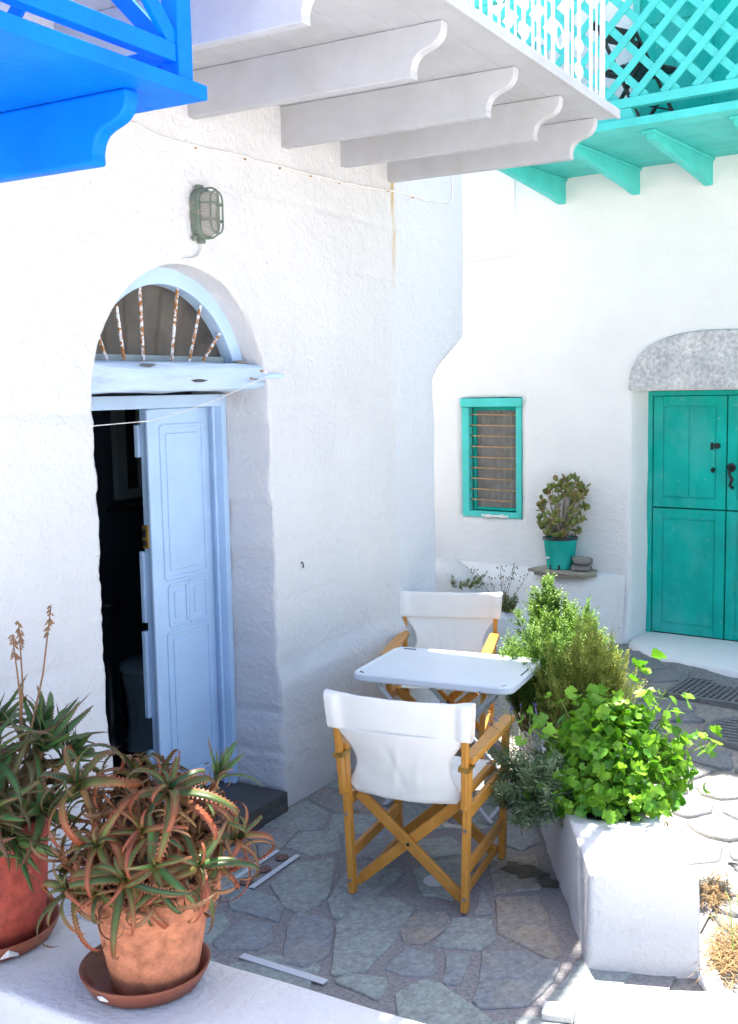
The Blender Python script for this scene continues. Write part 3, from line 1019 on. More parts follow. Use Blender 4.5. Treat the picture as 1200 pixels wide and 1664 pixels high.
for y, zz_ in ((3.88, 3.156), (4.24, 3.168), (4.515, 3.171), (4.79, 3.176), (5.06, 3.182), (5.61, 3.22), (5.90, 3.224)):
    part('clip', MB().box(wx(y, zz_) - 0.002, wx(y, zz_) + 0.010, y - 0.0035, y + 0.0035, zz_ - 0.013, zz_ - 0.004), M['rustwire'], cb)
sp = [(0.03, 1.5, 2.16), (0.035, 2.2, 2.05), (0.04, 2.698, 2.003), (0.04, 2.958, 1.981), (0.04, 3.149, 1.973), (0.04, 3.468, 1.981), (0.038, 3.70, 2.015), (0.036, 3.924, 2.059), (0.03, 4.12, 2.108), (0.02, 4.30, 2.155), (0.012, 4.37, 2.168)]
tag(part('string', MB().tube(sp, 0.0019, 6), M['string']), 'thin white string slung from the lintel peg across the doorway', 'string')
tag(part('wall_hook', MB().tube([(-0.01, 4.62, 1.22), (0.014, 4.62, 1.222), (0.018, 4.622, 1.206), (0.018, 4.615, 1.195)], 0.004, 6), M['darkmetal']), 'small black hook in the white wall right of the doorway', 'hook')
pb = MB().lathe([(0.0001, -0.008), (0.03, -0.006), (0.04, 0.0), (0.03, 0.007), (0.0001, 0.010)], 14)
o = tag(part('pebble', pb, M['plank'], smooth=True), 'small brown pebble lying on the lintel end', 'pebble')
o.location = (-0.07, 4.25, 2.232)
o.scale = (0.8, 1.0, 1.0)

# ================================================================== white balcony
wb = thing('white_balcony', 'white wooden balcony on five scrolled beams above the patio', 'balcony')
ZB, ZD = 3.265, 3.456


def beam_profile(x0, xe, xt, z0, z1, n=14):
    h = z1 - z0
    p = [(x0, z0), (xe, z0), (xe - 0.002, z0 + 0.16 * h)]
    ex, ez = xt - xe, 0.70 * h
    for k in range(1, n + 1):        # concave, then convex: an ogee
        t = k / n
        x = xe + ex * (0.5 - 0.5 * cos(pi * t)) * (0.85 + 0.15 * t)
        zz_ = z0 + 0.16 * h + ez * (t + 0.085 * sin(2 * pi * t))
        p.append((x, zz_))
    p += [(xt + 0.002, z1), (x0, z1)]
    return p


for yn in (3.08, 3.835, 4.54, 5.10, 5.615):
    mb = MB().prism(beam_profile(-0.25, 1.085, 1.213, ZB, ZD - 0.001), 'y', yn, yn + 0.052)
    part('beam', mb, M['grey'], wb, bevel=0.004)
for k in range(9):
    x0 = -0.02 + k * 0.1467
    x1 = x0 + 0.1447
    part('deck_board', MB().box(x0, x1, 2.78, 5.70, ZD, ZD + 0.036), M['grey'], wb, bevel=0.003)
part('edge_trim', MB().box(1.301, 1.318, 2.77, 5.715, ZD - 0.004, ZD + 0.042), M['grey'], wb, bevel=0.003)
ZR = ZD + 0.036
XR = 1.245
part('top_rail', MB().box(XR - 0.028, XR + 0.028, 2.80, 5.66, ZR + 0.90, ZR + 0.935), M['white'], wb, bevel=0.006)
part('low_rail', MB().box(XR - 0.008, XR + 0.008, 2.80, 5.66, ZR + 0.74, ZR + 0.756), M['white'], wb)


def scroll(c, y0, z0, s, flip=1, vert=1):
    pts = []
    for k in range(26):
        t = k / 25
        a = t * 2.6 * pi
        r = s * (1 - 0.78 * t)
        pts.append((c, y0 + flip * (r * cos(a) - s), z0 + vert * r * sin(a)))
    return pts


for k in range(17):
    y = 5.46 - 0.178 * k
    if y < 2.8:
        break
    part('baluster', MB().box(XR - .006, XR + .006, y - .014, y + .014, ZR - 0.002, ZR + 0.901), M['white'], wb, bevel=.003)
    if k % 2 == 0:
        part('baluster', MB().tube([(XR, y + .085, ZR - 0.002), (XR, y + .085, ZR + 0.902)], .006, 8), M['white'], wb, smooth=True)
    if k % 4 == 1:
        for zc in (0.17, 0.52):
            for fl_, ve in ((1, 1), (-1, 1), (1, -1), (-1, -1)):
                part('scroll', MB().tube(scroll(XR, y - fl_ * 0.012, ZR + zc + ve * 0.055, 0.036, -fl_, ve), 0.0055, 6), M['white'], wb, smooth=True)
    if k % 4 == 3:
        part('ring', MB().tube([(XR, y + 0.088 + 0.05 * cos(2 * pi * q / 20), ZR + 0.20 + 0.05 * sin(2 * pi * q / 20)) for q in range(21)], 0.0055, 6, cap=False), M['white'], wb, smooth=True)
part('corner_post', MB().tube([(XR, 5.64, ZR - 0.002), (XR, 5.64, ZR + 0.93)], 0.014, 10), M['white'], wb, smooth=True)
for k in range(6):
    x = 1.06 - k * 0.19
    part('baluster', MB().tube([(x, 5.64, ZR - 0.002), (x, 5.64, ZR + 0.902)], 0.0095, 8), M['white'], wb, smooth=True)
part('top_rail', MB().box(0.02, XR - 0.03, 5.612, 5.668, ZR + 0.90, ZR + 0.935), M['white'], wb, bevel=0.006)

# ================================================================== blue balcony
bb = thing('blue_balcony', 'bright blue wooden balcony with crossed railing at upper left', 'balcony')
zb = 2.950
for k in range(5):
    x0 = 0.0 + k * 0.2
    part('deck_board', MB().box(x0, x0 + (0.198 if k < 4 else 0.2), 0.9, 2.685, zb, zb + 0.043), M['blue'], bb, bevel=0.003)
for yn in (1.55, 2.435):
    mb = MB().prism(beam_profile(-0.2, 0.775, 0.905, zb - 0.197, zb - 0.001), 'y', yn, yn + 0.055)
    bo = part('beam', mb, M['blue'], bb, bevel=0.010, seg=3)
zt = zb + 0.043
part('corner_post', MB().box(0.925, 0.985, 2.575, 2.640, zt, zt + 0.95), M['blue'], bb, bevel=0.004)
part('corner_post', MB().box(0.03, 0.09, 2.575, 2.640, zt, zt + 0.95), M['blue'], bb, bevel=0.004)
part('bottom_rail', MB().box(0.934, 0.978, 0.9, 2.574, zt + 0.045, zt + 0.098), M['blue'], bb, bevel=0.004)
part('top_rail', MB().box(0.92, 0.99, 0.9, 2.64, zt + 0.95, zt + 1.0), M['blue'], bb, bevel=0.004)
part('bottom_rail', MB().box(0.091, 0.924, 2.586, 2.630, zt + 0.045, zt + 0.098), M['blue'], bb, bevel=0.004)
part('top_rail', MB().box(0.03, 0.919, 2.575, 2.640, zt + 0.95, zt + 1.0), M['blue'], bb, bevel=0.004)
for y0, y1 in ((2.574, 1.74), (1.70, 0.90)):
    part('brace', MB().bar((0.964, y0, zt + 0.099), (0.964, y1, zt + 0.949), 0.022, 0.05, (0, 1, 1)), M['blue'], bb, bevel=0.003)
    part('brace', MB().bar((0.942, y0, zt + 0.949), (0.942, y1, zt + 0.099), 0.020, 0.05, (0, 1, 1)), M['blue'], bb, bevel=0.003)
part('brace', MB().bar((0.091, 2.616, zt + 0.099), (0.924, 2.616, zt + 0.949), 0.020, 0.05, (1, 0, 1)), M['blue'], bb, bevel=0.003)
part('brace', MB().bar((0.091, 2.594, zt + 0.949), (0.924, 2.594, zt + 0.099), 0.020, 0.05, (1, 0, 1)), M['blue'], bb, bevel=0.003)
part('post', MB().box(0.925, 0.985, 1.705, 1.735, zt, zt + 0.95), M['blue'], bb, bevel=0.004)

# ================================================================== back house
RZ = radians(-6.3)
bh = thing('back_house', 'whitewashed house at the back with teal double door and barred window', 'house', (0.834, 8.133, 0), RZ)
DU0, DU1, DZ0, DZ1 = -0.155, 1.10, 0.13, 2.045
WU0, WU1, WZ0, WZ1 = -1.650, -1.085, 1.025, 2.012


def lines(a, b, step, breaks):
    ks = sorted([a, b] + [x for x in breaks if a < x < b])
    out = []
    for p, q in zip(ks[:-1], ks[1:]):
        n = max(1, round((q - p) / step))
        out += [p + (q - p) * i / n for i in range(n)]
    return out + [ks[-1]]


us = lines(-4.2, 3.4, 0.06, (DU0, DU1, WU0, WU1))
zl = lines(-0.1, 6.4, 0.06, (DZ0, DZ1, WZ0, WZ1))


def bw(u, z):
    d = 0.016 * fn(u, z, 11, 0.9) + 0.008 * fn(u, z, 4, 2.6) + 0.002 * fn(u, z, 9, 9)
    # swelling of the wall down to the ground
    d += 0.05 * (1 - sstep(0.0, 0.5, z)) * (1 if u < DU0 - 0.05 else 0.3)
    # rounded edge by the door
    return d


bm = bmesh.new()
vg = {}
for i, u in enumerate(us):
    for j, zz_ in enumerate(zl):
        uu, z2 = u, zz_
        if abs(u - DU0) < 1e-6 and zz_ < DZ1 + .01:
            uu += 0.016 * fn(zz_, 3, 1, 3.0) - 0.01
        if abs(u - WU0) < 1e-6 or abs(u - WU1) < 1e-6:
            uu += 0.006 * fn(zz_, u, 1, 9)
        if abs(zz_ - WZ0) < 1e-6 or abs(zz_ - WZ1) < 1e-6:
            z2 += 0.006 * fn(u, zz_, 1, 9)
        vg[i, j] = bm.verts.new((uu, -bw(u, zz_), z2))
for i in range(len(us) - 1):
    for j in range(len(zl) - 1):
        cu, cz = (us[i] + us[i + 1]) / 2, (zl[j] + zl[j + 1]) / 2
        if (DU0 < cu < DU1 and DZ0 < cz < DZ1) or (WU0 < cu < WU1 and WZ0 < cz < WZ1):
            continue
        bm.faces.new((vg[i, j], vg[i + 1, j], vg[i + 1, j + 1], vg[i, j + 1]))
bmesh.ops.delete(bm, geom=[v for v in bm.verts if not v.link_faces], context='VERTS')
rim = [e for e in bm.edges if e.is_boundary and all(-4.1 < v.co.x < 3.3 and -0.05 < v.co.z < 6.3 for v in e.verts)]
for dy, k in ((0.012, 0.004), (0.03, 0.012), (0.10, 0.018), (0.24, 0.03), (0.30, 0.03)):
    ex = bmesh.ops.extrude_edge_only(bm, edges=rim)
    nv = [g for g in ex['geom'] if isinstance(g, bmesh.types.BMVert)]
    rim = [g for g in ex['geom'] if isinstance(g, bmesh.types.BMEdge)]
    for v in nv:
        cx, cz = ((DU0 + DU1) / 2, (DZ0 + DZ1) / 2) if v.co.x > -0.6 else ((WU0 + WU1) / 2, (WZ0 + WZ1) / 2)
        v.co.y = dy + 0.003 * fn(v.co.x, v.co.z, dy, 9)
        if v.co.x > -0.6 and v.co.x < cx:
            v.co.x += k * 0.5
        elif v.co.x < -0.6:
            v.co.x += k * 0.2 * (1 if v.co.x < cx else -1)
bmesh.ops.recalc_face_normals(bm, faces=bm.faces)
me = bpy.data.meshes.new('wall')
bm.to_mesh(me)
bm.free()
me.polygons.foreach_set('use_smooth', [True] * len(me.polygons))
link('wall', me, M['wall2'], bh)
part('side_wall', MB().box(3.38, 3.42, 0.02, 4.0, -0.1, 6.4), M['wall3'], bh)
part('side_wall', MB().box(-4.24, -4.2, 0.02, 4.0, -0.1, 6.4), M['wall3'], bh)
part('unseen_roof', MB().box(-4.3, 3.5, -0.95, 4.1, 6.40, 6.52), M['wall3'], bh)  # out-of-view roof slab; overhanging eaves added to shade the street
part('backing', MB().box(-4.2, 3.38, 0.36, 0.40, -0.1, 6.4), M['inside'], bh)
# low bench of masonry along the wall foot, left of the door
bn = MB()


def bench(u, v):
    uu = -3.4 + u * 3.2
    dep = 0.20 * (1 - sstep(-0.62, -0.20, uu)) * (0.75 + 0.25 * sstep(-2.2, -1.2, uu)) + 0.02
    a = v
    if a < 0.7:
        zz_ = 0.60 * a / 0.7 - 0.05
        y = -dep - 0.05 * (1 - a / 0.7)
    else:
        t = (a - 0.7) / 0.3
        zz_ = 0.55 + 0.085 * sin(min(1, t * 1.6) * pi / 2) + 0.01
        y = -dep * (1 - t) + 0.03 * t
    return (uu, y + 0.02 * fn(uu * 2, zz_ * 3, 5) * (1 if v < 0.95 else 0), zz_ + 0.012 * fn(uu * 3, y * 4, 1))


bn.grid(60, 24, bench)
part('bench', bn, M['wall2'], bh, smooth=True)
# stone arch over the door
ar = MB()
prof = []
for k in range(25):
    a = pi * k / 24
    c, s = cos(a), sin(a)
    prof.append((0.475 - 0.66 * math.copysign(abs(c) ** 0.8, c), 2.05 + 0.425 * abs(s) ** 0.75))
vs = [(p[0], -0.004, p[1]) for p in prof] + [(0.475 + (p[0] - 0.475) * 0.985, -0.034 - 0.006 * fn(p[0] * 4, p[1] * 4), 2.05 + (p[1] - 2.05) * 0.975) for p in prof]
vs += [(p[0], 0.1, p[1]) for p in prof]
n_ = len(prof)
fs = [tuple(range(n_, 2 * n_))]
for k in range(n_ - 1):
    fs.append((k, k + 1, n_ + k + 1, n_ + k))
    fs.append((2 * n_ + k, 2 * n_ + k + 1, k + 1, k))
fs.append((0, n_, 2 * n_ - 1, n_ - 1))
fs.append((0, n_ - 1, 3 * n_ - 1, 2 * n_))
ar.add(vs, fs)
part('stone_arch', ar, M['marble'], bh, bevel=0.006)
# white step
stp = MB()
ed = [(-0.17, 0.06), (-0.12, -0.13), (0.0, -0.25), (0.14, -0.34), (0.4, -0.44), (0.84, -0.54), (1.2, -0.56), (1.6, -0.5)]
ctr = []
for (a, b) in zip(ed[:-1], ed[1:]):
    for k in range(4):
        ctr.append((a[0] + (b[0] - a[0]) * k / 4, a[1] + (b[1] - a[1]) * k / 4 + 0.012 * fn(a[0] + k * .05, 1, 1, 6)))
ctr.append(ed[-1])
n_ = len(ctr)
vs = [(p[0], 0.27, 0.165) for p in ctr] + [(p[0], p[1] + 0.04, 0.152 + 0.004 * fn(p[0] * 4, 1)) for p in ctr] + [(p[0], p[1] + 0.008, 0.140) for p in ctr] + [(p[0], p[1] - 0.012, 0.02) for p in ctr]
fs = []
for r in range(3):
    for k in range(n_ - 1):
        fs.append((r * n_ + k, r * n_ + k + 1, (r + 1) * n_ + k + 1, (r + 1) * n_ + k))
stp.add(vs, fs)
part('doorstep', stp, M['wall2'], bh, smooth=True)
# rough stone ledge at its foot
tag(struct_ := part('rock_ledge', MB().grid(26, 8, lambda u, v: (-0.05 + u * 1.9, -0.24 - 0.36 * sstep(0, 0.5, u) - v * 0.26 - 0.02 * fn(u * 9, v * 3), 0.10 + 0.025 * (1 - v) + 0.018 * fn(u * 10, v * 4) - 0.05 * v * v)), M['cobble'], smooth=True),
    'grey bedrock ledge along the foot of the white doorstep', 'rock')
struct_.location = (0.834, 8.133, 0)
struct_.rotation_euler = (0, 0, RZ)

# teal double door: left leaf in two halves
DW = 0.25
fr2 = part('door_frame', MB().box(-0.135, -0.098, DW - 0.005, DW + 0.07, 0.15, 2.04).box(-0.098, 1.10, DW - 0.004, DW + 0.07, 2.006, 2.04), M['teal'], bh, bevel=0.003)


def door_half(u0, u1, z0, z1, name, mid=False):
    o = part(name, MB().box(u0, u1, DW + 0.02, DW + 0.06, z0, z1), M['teal'], bh, bevel=0.003)
    s = 0.075
    y = DW + 0.010
    part('stile', MB().box(u0 + 0.002, u0 + s, y, DW + 0.0199, z0 + 0.002, z1 - 0.002), M['teal'], o, bevel=0.004)
    part('stile', MB().box(u1 - s, u1 - 0.002, y, DW + 0.0199, z0 + 0.002, z1 - 0.002), M['teal'], o, bevel=0.004)
    part('rail', MB().box(u0 + s, u1 - s, y + .001, DW + 0.0199, z0 + 0.002, z0 + s), M['teal'], o, bevel=0.004)
    part('rail', MB().box(u0 + s, u1 - s, y + .001, DW + 0.0199, z1 - s, z1 - 0.002), M['teal'], o, bevel=0.004)
    if mid:
        c = (u0 + u1) / 2
        part('panel', MB().box(u0 + s + 0.01, c - 0.003, DW + 0.013, DW + 0.0199, z0 + s + 0.01, z1 - s - 0.01), M['teal'], o, bevel=0.003)
        part('panel', MB().box(c + 0.003, u1 - s - 0.01, DW + 0.013, DW + 0.0199, z0 + s + 0.01, z1 - s - 0.01), M['teal'], o, bevel=0.003)
    else:
        part('panel', MB().box(u0 + s + 0.012, u1 - s - 0.012, DW + 0.015, DW + 0.0199, z0 + s + 0.012, z1 - s - 0.012), M['teal'], o, bevel=0.004)
    return o


du = door_half(-0.094, 0.468, 1.152, 2.003, 'door', True)
dl = door_half(-0.094, 0.468, 0.172, 1.144, 'door')
dr = door_half(0.476, 1.06, 0.172, 1.144, 'door')
dr2 = door_half(0.476, 1.06, 1.152, 2.003, 'door', True)
part('lock', MB().tube([(0.405, DW + 0.012, 1.63), (0.405, DW - 0.012, 1.63)], 0.022, 14), M['darkmetal'], du)
part('lock_bolt', MB().box(0.355, 0.372, DW - 0.002, DW + 0.009, 1.60, 1.655), M['darkmetal'], du)
part('latch', MB().tube([(0.375, DW + 0.012, 1.455), (0.375, DW - 0.014, 1.45), (0.385, DW - 0.02, 1.44)], 0.014, 10), M['darkmetal'], du)
part('handle', MB().tube([(0.51, DW + 0.012, 1.47), (0.51, DW - 0.035, 1.465), (0.515, DW - 0.045, 1.42), (0.53, DW - 0.035, 1.385), (0.515, DW - 0.04, 1.34), (0.52, DW + 0.012, 1.32)], [0.016, 0.012, 0.010, 0.014, 0.010, 0.012], 10), M['darkmetal'], dr2, smooth=True)
part('handle_plate', MB().lathe([(0.0001, 0.008), (0.03, 0.006), (0.034, 0)], 18), M['darkmetal'], dr2).matrix_basis = Matrix.Translation((0.51, DW + 0.0095, 1.47)) @ Matrix.Rotation(radians(90), 4, 'X')

# barred window
wi = part('window', MB().box(-1.645, -1.578, -0.012, 0.05, 1.03, 1.935).box(-1.14, -1.09, -0.012, 0.05, 1.03, 1.935).box(-1.652, -1.083, -0.026, 0.05, 1.936, 2.006).box(-1.645, -1.09, -0.010, 0.05, 1.028, 1.075), M['aqua'], bh, bevel=0.006)
part('sash', MB().box(-1.577, -1.545, 0.055, 0.09, 1.0751, 1.935).box(-1.172, -1.14, 0.055, 0.09, 1.0751, 1.935).box(-1.545, -1.172, 0.056, 0.09, 1.08, 1.105).box(-1.545, -1.172, 0.056, 0.09, 1.905, 1.935), M['teal'], wi, bevel=0.003)
part('pane', MB().box(-1.545, -1.172, 0.075, 0.079, 1.105, 1.905), M['glassdark'], wi)
cu = MB()
cu.grid(40, 6, lambda u, v: (-1.54 + u * 0.36, 0.068 + 0.004 * sin(u * 40) - 0.001, 1.106 + v * 0.798))
part('curtain', cu, M['curtain'], wi, smooth=True)
for k in range(9):
    zz_ = 1.165 + k * 0.088
    part('bar', MB().tube([(-1.60, 0.012, zz_ + 0.006), (-1.36, 0.010, zz_ + 0.001), (-1.12, 0.012, zz_ + 0.0)], 0.0058, 7), M['rustwire'], wi, smooth=True)
part('sill_paint', MB().grid(20, 5, lambda u, v: (-1.46 + u * 0.25, -0.0125 - 0.004 * sin(pi * u) * sin(pi * v), 1.03 + v * 0.022 + 0.012 * fn(u * 6, v * 2))), M['wall2'], wi)
# thin conduit on the wall
tag(part('wall_conduit', MB().tube([(-1.135, -0.02, 3.9), (-1.136, -0.02, 3.14), (-1.15, -0.02, 3.126), (-1.4, -0.02, 3.118), (-2.2, -0.018, 3.09)], 0.006, 7), M['wall2'], smooth=True), 'thin white conduit bent across the back wall by the corner', 'conduit')
bpy.data.objects['wall_conduit'].location = (0.834, 8.133, 0)
bpy.data.objects['wall_conduit'].rotation_euler = (0, 0, RZ)

# ---- aqua balcony on the back house (local: x along wall, y = -outwards)
gb = thing('aqua_balcony', 'aqua wooden balcony with lattice railing on the back house', 'balcony', (0.834, 8.133, 0), RZ)
GZ = 3.665
for k in range(8):
    y1 = 0.02 - k * 0.162
    part('deck_board', MB().box(-0.95, 2.9, y1 - 0.160, y1, GZ, GZ + 0.05), M['aqua'], gb, bevel=0.003)
for u in (-0.735, -0.137, 0.400, 0.95, 1.5):
    pr = [(0.05, GZ - 0.185), (-0.03, GZ - 0.19), (-0.16, GZ - 0.165), (-1.02, GZ - 0.062), (-1.08, GZ - 0.05), (-1.10, GZ - 0.001), (0.05, GZ - 0.001)]
    bo = part('bracket', MB().prism(pr, 'x', u - 0.03, u + 0.03), M['aqua'], gb, bevel=0.006)
    part('moulding', MB().box(u - 0.045, u - 0.0301, -1.12, 0.03, GZ - 0.022, GZ - 0.0015).box(u + 0.0301, u + 0.045, -1.12, 0.03, GZ - 0.022, GZ - 0.0015).box(u - 0.045, u + 0.045, -1.135, -1.1201, GZ - 0.022, GZ - 0.0015), M['aqua'], bo, bevel=0.004)
GT = GZ + 0.05
OW = -1.20
for u in (-0.92, 0.22, 1.5, 2.8):
    part('foot_block', MB().prism([(u - 0.14, GT), (u + 0.14, GT), (u + 0.11, GT + 0.075), (u - 0.11, GT + 0.075)], 'y', OW - 0.03, OW + 0.03), M['aqua'], gb, bevel=0.003)
part('low_rail', MB().box(-0.95, 2.9, OW - 0.035, OW + 0.03, GT + 0.076, GT + 0.135), M['aqua'], gb, bevel=0.004)
part('top_rail', MB().box(-0.95, 2.9, OW - 0.035, OW + 0.035, GT + 0.90, GT + 0.96), M['aqua'], gb, bevel=0.004)
part('post', MB().box(-0.95, -0.89, OW - 0.03, OW + 0.03, GT + 0.1351, GT + 0.8999), M['aqua'], gb, bevel=0.003)
part('low_rail', MB().box(-0.95, -0.89, OW + 0.031, 0.0, GT + 0.076, GT + 0.135), M['aqua'], gb, bevel=0.004)
part('top_rail', MB().box(-0.95, -0.89, OW + 0.036, 0.0, GT + 0.90, GT + 0.96), M['aqua'], gb, bevel=0.004)
Z0_, Z1_ = GT + 0.136, GT + 0.899


def laths(u0, u1, sgn, off, axis, pos):
    h = Z1_ - Z0_
    k = u0 - h
    while k < u1 + h:
        a, b = (k, Z0_), (k + sgn * h, Z1_)
        pts = [a, b]
        lo, hi = min(a[0], b[0]), max(a[0], b[0])
        if hi > u0 + 0.03 and lo < u1 - 0.03:
            def at(uq):
                return a[1] + (uq - a[0]) / (b[0] - a[0]) * h
            p, q = list(a), list(b)
            for r in (p, q):
                if r[0] < u0:
                    r[1] = at(u0)
                    r[0] = u0
                elif r[0] > u1:
                    r[1] = at(u1)
                    r[0] = u1
            if axis == 'u':
                mb = MB().bar((p[0], pos, p[1]), (q[0], pos, q[1]), 0.010, 0.036, (1, 0, 0.3))
                mb = MB().bar((p[0], pos, p[1]), (q[0], pos, q[1]), 0.046, 0.010, (0, 1, 0))
            else:
                mb = MB().bar((pos, p[0], p[1]), (pos, q[0], q[1]), 0.046, 0.010, (1, 0, 0))
            part('lath', mb, M['aqua'], gb)
        k += 0.198


laths(-0.89, 2.88, 1, 0, 'u', OW - 0.006)
laths(-0.80, 2.88, -1, 0, 'u', OW + 0.006)
laths(-1.16, -0.01, 1, 0, 'w', -0.926)
laths(-1.10, -0.01, -1, 0, 'w', -0.914)
# balcony door on the upper wall
bd = part('balcony_door', MB().box(-0.10, 1.1, -0.045, 0.0, GT + 0.002, GT + 2.1), M['teal'], gb, bevel=0.004)
for u0, u1 in ((-0.08, 0.10), (0.14, 0.46), (0.54, 0.86)):
    part('panel', MB().box(u0 + 0.03, u1 - 0.03, -0.056, -0.0451, GT + 0.12, GT + 0.82), M['teal'], bd, bevel=0.006)
    part('panel', MB().box(u0 + 0.03, u1 - 0.03, -0.056, -0.0451, GT + 0.92, GT + 1.9), M['teal'], bd, bevel=0.006)
part('door_frame', MB().box(-0.15, -0.1001, -0.06, 0.0, GT + 0.002, GT + 2.1), M['aqua'], gb, bevel=0.004)
# folding iron chair standing on it
fc = thing('folding_chair', 'black slatted folding chair standing on the aqua balcony', 'chair')
fc.matrix_basis = Matrix.Translation((0.834, 8.133, 0)) @ Matrix.Rotation(RZ, 4, 'Z') @ Matrix.Translation((0.12, -0.62, GT + 0.001)) @ Matrix.Rotation(radians(70), 4, 'Z')
for s in (-0.19, 0.19):
    part('leg', MB().bar((s, -0.24, 0), (s, 0.20, 0.80), 0.014, 0.026, (1, 0, 0)), M['darkmetal'], fc)
    part('leg', MB().bar((s * 0.9, 0.22, 0), (s * 0.9, -0.19, 0.44), 0.014, 0.026, (1, 0, 0)), M['darkmetal'], fc)
for k in range(6):
    part('seat_slat', MB().box(-0.205, 0.205, -0.20 + k * 0.066, -0.155 + k * 0.066, 0.442, 0.456), M['darkmetal'], fc)
for k in range(2):
    part('back_slat', MB().box(-0.20, 0.20, 0.150 + k * 0.055, 0.165 + k * 0.055, 0.66 + k * 0.085, 0.715 + k * 0.085), M['darkmetal'], fc)
part('stretcher', MB().tube([(-0.19, -0.13, 0.2), (0.19, -0.13, 0.2)], 0.006, 6), M['darkmetal'], fc)

# ---- whitewashed rocks at the mouth of the alley
def rock(name, c, s, seed, mat, label, cat='rock'):
    bm = bmesh.new()
    bmesh.ops.create_icosphere(bm, subdivisions=3, radius=1)
    for v in bm.verts:
        p = v.co.copy()
        k = 1 + 0.30 * fn(p.x, p.y, p.z + seed, 1.3) + 0.12 * fn(p.x, p.y, p.z + seed, 3.5)
        q = Vector([math.copysign(abs(a) ** 0.75, a) for a in p])
        v.co = Vector((q.x * s[0], q.y * s[1], q.z * s[2])) * k
    me = bpy.data.meshes.new(name)
    bm.to_mesh(me)
    bm.free()
    me.polygons.foreach_set('use_smooth', [True] * len(me.polygons))
    o = link(name, me, mat)
    o.location = c
    return tag(o, label, cat)


rock('boulder', (-0.95, 7.95, 0.30), (0.42, 0.34, 0.42), 3, M['wall3'], 'whitewashed boulder between the house corner and back wall')
rock('boulder', (-0.35, 7.85, 0.14), (0.34, 0.30, 0.30), 8, M['wall3'], 'low whitewashed boulder behind the far canvas chair')
rock('boulder', (-1.55, 8.15, 0.40), (0.35, 0.30, 0.42), 14, M['wall3'], 'tall whitewashed boulder deepest in the alley mouth')

# ================================================================== low walls, planter
def lumpy_box(name, x0, x1, y0, y1, z0, z1, mat, res=0.05, amp=0.008, bev=0.03, seed=0):
    bm = bmesh.new()
    bmesh.ops.create_cube(bm, size=1)
    for v in bm.verts:
        v.co = Vector((x0 + (v.co.x + .5) * (x1 - x0), y0 + (v.co.y + .5) * (y1 - y0), z0 + (v.co.z + .5) * (z1 - z0)))
    bmesh.ops.bevel(bm, geom=list(bm.edges), offset=bev, segments=3, affect='EDGES', profile=0.6)
    for ax in range(3):
        lo, hi = [(x0, x1), (y0, y1), (z0, z1)][ax]
        k = max(1, int((hi - lo) / res))
        for i in range(1, k):
            co, no = Vector((0, 0, 0)), Vector((0, 0, 0))
            co[ax], no[ax] = lo + (hi - lo) * i / k, 1
            bmesh.ops.bisect_plane(bm, geom=list(bm.verts) + list(bm.edges) + list(bm.faces), plane_co=co, plane_no=no)
    for v in bm.verts:
        n = Vector((fn(v.co.x, v.co.y, v.co.z + seed, 3), fn(v.co.y, v.co.z, v.co.x + seed, 3), fn(v.co.z, v.co.x, v.co.y + seed, 3)))
        v.co += n * amp
    me = bpy.data.meshes.new(name)
    bm.to_mesh(me)
    bm.free()
    me.polygons.foreach_set('use_smooth', [True] * len(me.polygons))
    return link(name, me, mat)


tag(lumpy_box('low_wall', 0.02, 2.02, 1.97, 2.395, -0.05, 0.45, M['wall3'], 0.06, 0.007, 0.022), 'low white wall in the foreground carrying the two aloe pots', 'low wall')
# white step in the near right corner
wsd = MB()
poly = [(1.955, 3.237), (2.40, 3.44), (3.6, 3.75), (3.6, 1.4), (2.35, 1.4), (2.15, 2.55)]
wsd.prism(rough_poly(poly, 0.2, 0.01, 0.2), 'z', -0.02, 0.15)
tag(part('white_step', wsd, M['wall3'], bevel=0.025, seg=3), 'broad sunlit white step in the lower right corner', 'step')
tag(part('white_slab', MB().prism([(1.808, 3.307), (1.909, 3.345), (1.931, 3.258), (1.831, 3.229)], 'z', 0.004, 0.032), M['wall3'], bevel=0.006), 'small loose white slab on the paving beside the white step', 'slab')

FLp, FRp = Vector((1.866, 3.632)), Vector((2.212, 3.752))
PD = Vector((-sin(radians(28.5)), cos(radians(28.5))))
PL = 2.25
PZ = 0.36


def PP(s, t, z):
    a = FLp + PD * PL * t
    b = FRp + PD * PL * t + Vector((-0.03, 0.01)) * t
    p = a.lerp(b, s)
    k = 0.007
    return (p.x + k * fn(p.x * 3, p.y * 3, z * 3), p.y + k * fn(p.y * 3, z * 3, p.x * 3 + 5), z + 0.006 * fn(p.x * 3, p.y * 3, 9))


pl = thing('planter', 'long whitewashed masonry planter beside the patio', 'planter')
bm = bmesh.new()
ss = [0, .06, .12, .2] + [.2 + .1 * i for i in range(1, 7)] + [.88, .94, 1.0]
ts = [0, .02, .05, .09, .13, .17, .21, .225] + [.225 + (.97 - .225) * i / 20 for i in range(1, 21)] + [1.0]
vt = {(i, j): bm.verts.new(PP(s, t, PZ)) for i, s in enumerate(ss) for j, t in enumerate(ts)}
hole = lambda s, t: .2 < s < .80 and .225 < t < .97
for i in range(len(ss) - 1):
    for j in range(len(ts) - 1):
        if not hole((ss[i] + ss[i + 1]) / 2, (ts[j] + ts[j + 1]) / 2):
            bm.faces.new((vt[i, j], vt[i + 1, j], vt[i + 1, j + 1], vt[i, j + 1]))
bmesh.ops.delete(bm, geom=[v for v in bm.verts if not v.link_faces], context='VERTS')
outer, inner = [], []
